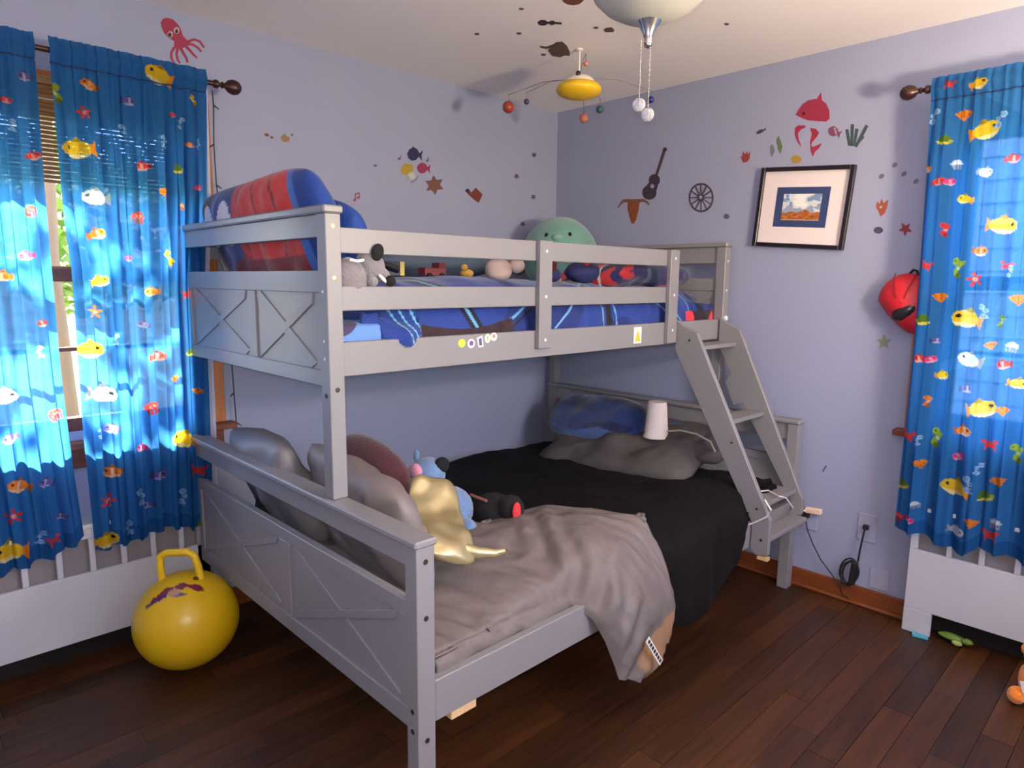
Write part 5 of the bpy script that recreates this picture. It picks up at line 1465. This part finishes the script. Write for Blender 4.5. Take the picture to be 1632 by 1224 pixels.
t_ = .017
fbox('frame_side', -fw, -fw + t_, -fh, fh, .002, .024, m_frame)
fbox('frame_side', fw - t_, fw, -fh, fh, .002, .024, m_frame)
fbox('frame_side', -fw + t_, fw - t_, fh - t_, fh, .002, .024, m_frame)
fbox('frame_side', -fw + t_, fw - t_, -fh, -fh + t_, .002, .024, m_frame)
fbox('mat_board', -fw + t_, fw - t_, -fh + t_, fh - t_, .003, .010, M('mat_white', (226, 212, 212), .7, .02), bevel=0)
fbox('inner_mat', -.115, .108, -.080, .084, .0102, .0112, M('mat_navy', (44, 60, 104), .7, .03), bevel=0)
ny_, nz_ = 96, 64
Ty, Tz = np.meshgrid(np.linspace(-.083, .078, ny_), np.linspace(-.052, .056, nz_), indexing='ij')
c = paint(ny_ * nz_, (120, 146, 184))
ty, tz = Ty.ravel() / .08, Tz.ravel() / .054
cl = fbm(ty * .5, tz * .6, 4, 4, 1.0)
put(c, cl + tz * .25 > -.15, (206, 208, 214))
put(c, cl + tz * .3 > .45, (232, 230, 228))
put(c, (tz < .12) & (cl < -.1), (150, 158, 178))
hill = tz < -.36 + .16 * np.exp(-((ty - .2) / .3) ** 2) + .05 * np.sin(ty * 9)
put(c, hill, (164, 92, 44))
put(c, hill & (fbm(ty, tz, 6, 3, 2.0) > .3), (190, 112, 50))
put(c, hill & (fbm(ty, tz, 7, 3, 3.0) > .55), (120, 62, 36))
put(c, (tz < -.93), (196, 170, 160))
P = np.array(fc)[None] + Ty.reshape(-1, 1) * np.array(fy)[None] + Tz.reshape(-1, 1) * np.array(fz)[None] + np.array([[.0116, 0, 0]])
mk('photo_print', P, grid_faces(ny_, nz_), MC('photo_paper', .5, 0, 0.0), fr, False, c)

# red mask hanging on the casing of the right window
mk_ = thing('red_mask', 'red rounded play mask with a dark visor beside right curtain', 'mask', (.05, 1.82, 1.16))
m_red = M('mask_red', (196, 30, 44), .45, .06, 12)
shell = []
n1, n2 = 36, 24
cy, cz = 1.835, 1.262
V_ = []
for i in range(n2 + 1):
    a = i / n2 * math.pi / 2
    for j in range(n1):
        w_ = 2 * math.pi * j / n1
        ry, rz = .100, (.104 if math.sin(w_) > 0 else .125)
        taper = 1 - .35 * max(0, -math.sin(w_))
        V_.append((.024 + .075 * math.cos(a), cy + ry * taper * math.cos(w_) * math.sin(a) + .035 * max(0, -math.sin(w_)) * math.sin(a), cz + rz * math.sin(w_) * math.sin(a)))
F_ = [[i * n1 + j, (i + 1) * n1 + j, (i + 1) * n1 + (j + 1) % n1, i * n1 + (j + 1) % n1] for i in range(n2) for j in range(n1)]
mk('shell', V_, F_, m_red, mk_, True, None, 0, .004)
MB().blob((.078, 1.845, 1.225), Vector((.022, 0, 0)), Vector((0, .040, .030)), Vector((0, -.018, .024)), n=20, m=12).build('visor', M('visor_dark', (34, 28, 36), .25, .05), mk_, True)
MB().tube([(.03, 1.835, 1.362), (.035, 1.85, 1.378), (.035, 1.862, 1.374), (.03, 1.872, 1.34)], .005, 8).build('strap', m_bk, mk_, True)
for q in (-.4, .3):
    MB().tube([(.024 + .0755 * math.cos(a) + .003, cy + .03 * q + .08 * q * math.sin(a), cz + .1035 * math.sin(a)) for a in np.linspace(0.1, 1.4, 10)], .002, 6).build('seam', M('mask_dark_red', (120, 16, 30), .5), mk_, True)

# ------------------------------------------------------------------ ceiling fan with bowl light (off)
FX, FY = 1.545, 1.682
fan = thing('ceiling_fan', 'ceiling fan with frosted bowl light and pull chains', 'ceiling fan', (FX, FY, H))
m_bowl = M('frosted_glass', (176, 174, 166), .35, .04, 4, spec=.5)
m_nick = M('brushed_nickel', (190, 184, 180), .22, .04, 10, metal=1.0)
m_blade = M('blade_pale', (208, 190, 186), .5, .04, 6)
MB().lathe([(.0, .0), (.03, .0005), (.065, .010), (.10, .028), (.125, .052), (.138, .082), (.140, .105), (.132, .118), (.10, .12)], (FX, FY, 1.905), 48).build('light_bowl', m_bowl, fan, True)
MB().lathe([(.10, .0), (.142, .001), (.144, .012), (.12, .03), (.07, .05), (.055, .055), (.055, .08), (.10, .085), (.11, .10), (.11, .155), (.09, .175), (.03, .18), (.03, .2222)], (FX, FY, 2.0255), 40).build('motor_housing', m_nick, fan, True)
MB().lathe([(.004, -.056), (.0085, -.053), (.0095, -.044), (.0085, -.040), (.012, -.026), (.021, -.010), (.031, .006), (.016, .010)], (FX, FY, 1.905), 24).build('finial', m_nick, fan, True)
for k in range(4):
    a = math.pi / 2 * k + .02
    d = Vector((math.cos(a), math.sin(a), 0))
    s = Vector((-math.sin(a), math.cos(a), .16))
    bl_ = []
    for t, wd in ((.20, .045), (.26, .058), (.45, .066), (.55, .066), (.585, .05), (.59, .02)):
        bl_.append((t, wd))
    pts = [Vector((FX, FY, 2.155)) + d * t + s * wd for t, wd in bl_] + [Vector((FX, FY, 2.155)) + d * t - s * wd for t, wd in reversed(bl_)]
    MB().prism(pts, (0, 0, .006)).build('blade', m_blade, fan)
    MB().obox(Vector((FX, FY, 2.15)) + d * .16, d * .07, s.normalized() * .014, Vector((0, 0, .003))).build('blade_arm', m_nick, fan)
m_cry = M('crystal', (232, 232, 238), .04, .02, spec=1.0, coat=1.0)
m_cry.node_tree.nodes['Principled BSDF'].inputs['Transmission Weight'].default_value = .7
for ci, (dx, dy, zb_, rr) in enumerate(((.012, -.010, 1.725, .0155), (-.004, .004, 1.704, .0155))):
    ch = MB().tube([(FX + dx, FY + dy, 1.868), (FX + dx, FY + dy, zb_ + rr)], .0011, 6)
    for i in range(14):
        ch.blob((FX + dx, FY + dy, zb_ + rr + .006 + i * (1.862 - zb_ - rr) / 14), .0019, n=6, m=4)
    c_ = ch.build('pull_chain', m_nick, fan, True)
    MB().blob((FX + dx, FY + dy, zb_), rr, n=10, m=7).build('crystal_knob', m_cry, c_)

# ------------------------------------------------------------------ solar system mobile
mob = thing('solar_system_mobile', 'solar system mobile with yellow sun hanging near the corner', 'mobile', (.705, .755, H))
m_wire2 = M('mobile_wire', (120, 112, 116), .5)
hub = Vector((.705, .755, 2.135))
MB().lathe([(.014, 0), (.014, -.006), (.004, -.01), (.004, -.09)], (.705, .755, H), 20).build('ceiling_rod', M('mobile_white', (226, 216, 200), .5), mob, True)
MB().blob((.705, .755, 2.092), (.092, .092, .036), n=36, m=18).build('sun', M('sun_yellow', (236, 186, 24), .45, .08, 20), mob, True)
MB().lathe([(.066, -.002), (.062, .012), (.045, .026), (.02, .034), (.0, .036)], (.705, .755, 2.115), 28).build('upper_dome', M('mobile_white', (226, 216, 200), .5), mob, True)
MB().blob((.745, .785, 2.140), (.010, .010, .012), n=10, m=8).build('hub_knob', m_rod, mob, True)
PLN = [((.775, .415, 2.070), .0255, (158, 62, 44)), ((.767, .518, 2.076), .0115, (60, 60, 92)), ((.480, .595, 2.045), .0205, (176, 108, 90)), ((.505, .705, 2.060), .0165, (52, 84, 88)),
       ((.418, .906, 2.080), .0145, (34, 44, 110)), ((.905, .958, 2.106), .0095, (190, 120, 90))]
for P_, r_, rgb in PLN:
    P_ = Vector(P_)
    top = P_ + Vector((0, 0, r_ + .025))
    mid = (hub + top) / 2 + Vector((0, 0, .02))
    arm_ = MB().tube([hub, mid, top, P_ + Vector((0, 0, r_ * .9))], .0013, 6).build('arm', m_wire2, mob, True)
    pl_ = MB().blob(P_, r_, n=24, m=16).build('planet', M('planet_%d' % rgb[0], rgb, .4, .15, 30), arm_, True)

# ------------------------------------------------------------------ yellow hopper ball
BX, BY, BR_ = 2.186, .316, .168
ball = thing('hopper_ball', 'yellow bouncy hopper ball with handle before left radiator cover', 'ball', (BX, BY, 0))
n1, n2 = 120, 90
th_, ph_ = np.meshgrid(np.linspace(0, math.pi, n2), np.linspace(0, 2 * math.pi, n1), indexing='ij')
top = Vector((.07, -.03, 1)).normalized()
tx = top.cross(Vector((0, 1, 0))).normalized()
tyv = top.cross(tx)
nx_, ny2, nz2 = np.sin(th_) * np.cos(ph_), np.sin(th_) * np.sin(ph_), np.cos(th_)
N_ = nx_[..., None] * np.array(tx) + ny2[..., None] * np.array(tyv) + nz2[..., None] * np.array(top)
sq = np.array([1.0, 1.0, .97])
Pb = np.array([BX, BY, BR_ * .97]) + N_ * BR_ * sq
c = paint(n1 * n2, (224, 182, 22))
v0 = Vector((2.8972 - BX, 2.6424 - BY, .75)).normalized()
pn = N_.reshape(-1, 3)
# abstract red and violet brush print near the handle
pc = Vector((.28, .40, .87)).normalized()
e1 = Vector((0, 0, 1)).cross(pc).normalized()
e2 = pc.cross(e1)
a_ = pn @ np.array(e1) / 1.3
b_2 = pn @ np.array(e2) / 1.3
fr_ = pn @ np.array(pc) > .6
put(c, fr_ & (np.abs(b_2 - .05 + .5 * a_ * a_ * 2 - .02 - .25 * a_) < .045 + .02 * np.sin(a_ * 30)) & (np.abs(a_) < .36), (120, 32, 56))
put(c, fr_ & (np.abs(b_2 + .03 - .35 * a_) < .035) & (a_ < -.12) & (a_ > -.42), (84, 40, 96))
put(c, fr_ & (np.hypot(a_ + .02, (b_2 + .05) * 1.5) < .09), (190, 140, 110))
put(c, fr_ & (np.abs(b_2 + .10 - .3 * a_) < .018) & (np.abs(a_ - .08) < .08), (96, 84, 120))
mk('body', Pb.reshape(-1, 3), grid_faces(n2, n1), MC('ball_rubber', .32, 0, .02, 300, .5), ball, True, c)
hb = Vector((BX, BY, BR_ * .97)) + top * (BR_ * .955)
hd = Vector((-.72, .69, 0))
hp = [hb + hd * -.063 + top * -.03, hb + hd * -.064 + top * .03, hb + hd * -.058 + top * .066, hb + hd * -.035 + top * .080, hb + hd * .035 + top * .084, hb + hd * .058 + top * .070, hb + hd * .066 + top * .03, hb + hd * .070 + top * -.03]
hpp = []
for i in range(len(hp) - 1):
    for k in range(4):
        hpp.append(hp[i].lerp(hp[i + 1], k / 4))
hpp.append(hp[-1])
MB().tube(hpp, .0125, 12).build('handle', M('handle_yellow', (238, 196, 36), .4, .04), ball, True)
q = Vector((BX, BY, BR_ * .97)) + Vector((-.12, .30, .93)).normalized() * BR_ * .985
MB().lathe([(.009, 0), (.009, .002), (.004, .003)], q, 12, (-.12, .30, .93)).build('valve_plug', M('valve_dark', (84, 72, 30), .5), ball, True)

# ------------------------------------------------------------------ outlets and cords on the right wall
m_plate = M('outlet_plate', (154, 157, 180), .6, .02)


def plate(label, y0, y1, z0, z1, holes=True):
    r = thing('wall_plate', label, 'outlet', (0, (y0 + y1) / 2, (z0 + z1) / 2), 'wall plates')
    MB().box(.0003, .006, y0, y1, z0, z1).build('plate', m_plate, r, bevel=.002)
    if holes:
        for s in (-1, 1):
            MB().box(.0062, .0085, (y0 + y1) / 2 - .014, (y0 + y1) / 2 + .014, (z0 + z1) / 2 + s * .025 - .014, (z0 + z1) / 2 + s * .025 + .014).build('socket', m_plate, r, bevel=.001)
    else:
        MB().lathe([(.003, 0), (.003, .001)], (.0062, (y0 + y1) / 2, z1 - .012), 8, (1, 0, 0)).build('screw', m_plate, r)


plate('painted outlet plate above the coiled black cord', 1.727, 1.799, .275, .392)
plate('white outlet plate behind the ladder foot', 1.50, 1.565, .262, .365)
plate('low painted blank plate left of the right radiator cover', 1.79, 1.865, .088, .176, False)
co = thing('black_power_cord', 'black cord bundled in a coil on the right wall', 'cord', (.03, 1.73, .05))
m_blk = M('rubber_black', (28, 26, 30), .5, .1)
MB().box(.009, .026, 1.752, 1.774, .330, .350).build('plug', m_blk, co, bevel=.003)
MB().tube([(.028, 1.763, .34), (.034, 1.76, .30), (.03, 1.752, .24), (.028, 1.748, .19)], .0036, 8).build('lead', m_blk, co, True)
rc = random.Random(5)
for k in range(5):
    cy_, cz_ = 1.712 + rc.uniform(-.008, .012), .138 + rc.uniform(-.006, .006)
    ry_, rz_ = rc.uniform(.022, .038), rc.uniform(.045, .058)
    til = rc.uniform(-.2, .5)
    MB().tube([(.030 + .006 * math.sin(a + k), cy_ + ry_ * math.cos(a) + til * rz_ * math.sin(a) * .5, cz_ + rz_ * math.sin(a)) for a in np.linspace(0, 2 * math.pi, 28)[:-1]], .0033, 6, True).build('coil', m_blk, co, True)
MB().obox((.030, 1.735, .135), (.012, 0, 0), (0, .012, 0), (0, .004, .05)).build('wrap', m_blk, co, bevel=.004)
MB().tube([(.03, 1.70, .10), (.032, 1.69, .06), (.034, 1.70, .03), (.034, 1.725, .022)], .003, 6).build('tail', m_blk, co, True)
wc = thing('charger_cable', 'thin dark cable running from ladder outlet to the coil', 'cable', (.03, 1.52, .3))
MB().tube([(.02, 1.52, .318), (.022, 1.53, .27), (.024, 1.56, .21), (.026, 1.60, .15), (.026, 1.65, .10), (.026, 1.69, .055)], .0025, 6).build('cable', m_blk, wc, True)
MB().box(.009, .03, 1.505, 1.535, .318, .338).build('plug', m_blk, wc, bevel=.003)
ps = thing('usb_charger', 'lit cream charger with white cable on ladder step', 'charger', (.05, 1.54, .34))
m_wht = M('cable_white', (226, 220, 222), .5, .02)
MB().obox((.022, 1.552, .356), (.013, 0, 0), (0, .034, .003), (0, -.001, .012)).build('body', M('charger_cream', (236, 206, 176), .4, .03), ps, bevel=.004)
MB().tube([(.03, 1.525, .352), (.07, 1.50, .355), (.12, 1.482, .345), (.18, 1.53, .40), (.24, 1.522, .455), (.285, 1.51, .470), (.25, 1.45, .472), (.30, 1.43, .474), (.38, 1.46, .472), (.44, 1.515, .472), (.482, 1.545, .505), (.486, 1.572, .475), (.484, 1.555, .442), (.482, 1.52, .415), (.482, 1.488, .393)], .0032, 8).build('cable', m_wht, ps, True)
o = MB().obox((.42, 1.475, .482), (.018, 0, .002), (0, .012, 0), (0, 0, .014)).build('plug_block', m_blk, ps, bevel=.003)

# ------------------------------------------------------------------ odds and ends by the right radiator cover
gt = thing('green_toy', 'small green toy lying under the right radiator cover', 'toy', (.06, 2.12, 0))
m_gt = M('toy_green', (92, 124, 44), .5, .2, 20)
MB().blob((.075, 2.11, .022), (.018, .045, .014), lump=.05, seed=2).build('body', m_gt, gt, True)
MB().blob((.085, 2.16, .026), (.014, .02, .012), n=12, m=8).build('head', m_gt, gt, True)
MB().blob((.092, 2.13, .012), (.012, .018, .010), n=12, m=8).build('foot', M('toy_green_pale', (150, 160, 90), .5), gt, True)
bpz = MB().prism([(.105, 1.985, .001), (.135, 1.995, .001), (.125, 2.045, .001), (.103, 2.035, .001)], (0, 0, .006)).build('blue_toy_card', M('card_blue', (70, 160, 190), .5))
tag(bpz, 'light blue card scrap on the floor by radiator cover foot', 'card')
ot = thing('orange_plush_toy', 'orange plush toy with white tag at right frame edge', 'plush toy', (.33, 2.37, 0))
m_or = M('plush_orange', (226, 128, 40), .95, .12, 25, .4, 120, sheen=.4)
MB().blob((.31, 2.40, .075), (.055, .055, .07), lump=.04, seed=1).build('body', m_or, ot, True)
MB().blob((.31, 2.40, .155), (.045, .048, .042), lump=.03, seed=2).build('head', m_or, ot, True)
MB().blob((.325, 2.357, .178), (.015, .013, .018), n=12, m=8).build('ear', m_or, ot, True)
MB().blob((.30, 2.44, .185), (.015, .013, .018), n=12, m=8).build('ear', m_or, ot, True)
MB().blob((.355, 2.352, .03), (.032, .026, .027), n=14, m=8).build('paw', m_or, ot, True)
MB().blob((.33, 2.45, .03), (.03, .025, .026), n=14, m=8).build('paw', m_or, ot, True)
MB().obox((.375, 2.375, .075), (.001, 0, 0), (0, .012, .004), (0, -.006, .018)).build('tag', M('tag_white', (226, 226, 226), .6), ot)

# ------------------------------------------------------------------ floor lamp beyond the right edge of the picture (the warm glow on the ceiling comes from it)
fl = thing('floor_lamp', 'bronze floor lamp with up-facing shade right of the window', 'lamp', (1.1, 3.1, 0))
MB().lathe([(.13, 0), (.13, .015), (.03, .03), (.012, .05)], (1.1, 3.1, 0), 28).build('base', m_rod, fl, True)
MB().tube([(1.1, 3.1, .04), (1.1, 3.1, 1.38)], .011, 12).build('pole', m_rod, fl, True)
MB().lathe([(.03, 0), (.09, .03), (.15, .10), (.148, .102), (.085, .036), (.02, .012)], (1.1, 3.1, 1.38), 32).build('shade', M('shade_glass', (240, 224, 196), .4, .02), fl, True)
LB = light('lamp_bulb', 'POINT', (1.1, 3.1, 1.5), 125.0, (1.0, 0.80, 0.60), shadow_soft_size=0.11)
LB.parent = fl
LB.location = (0, 0, 1.5)
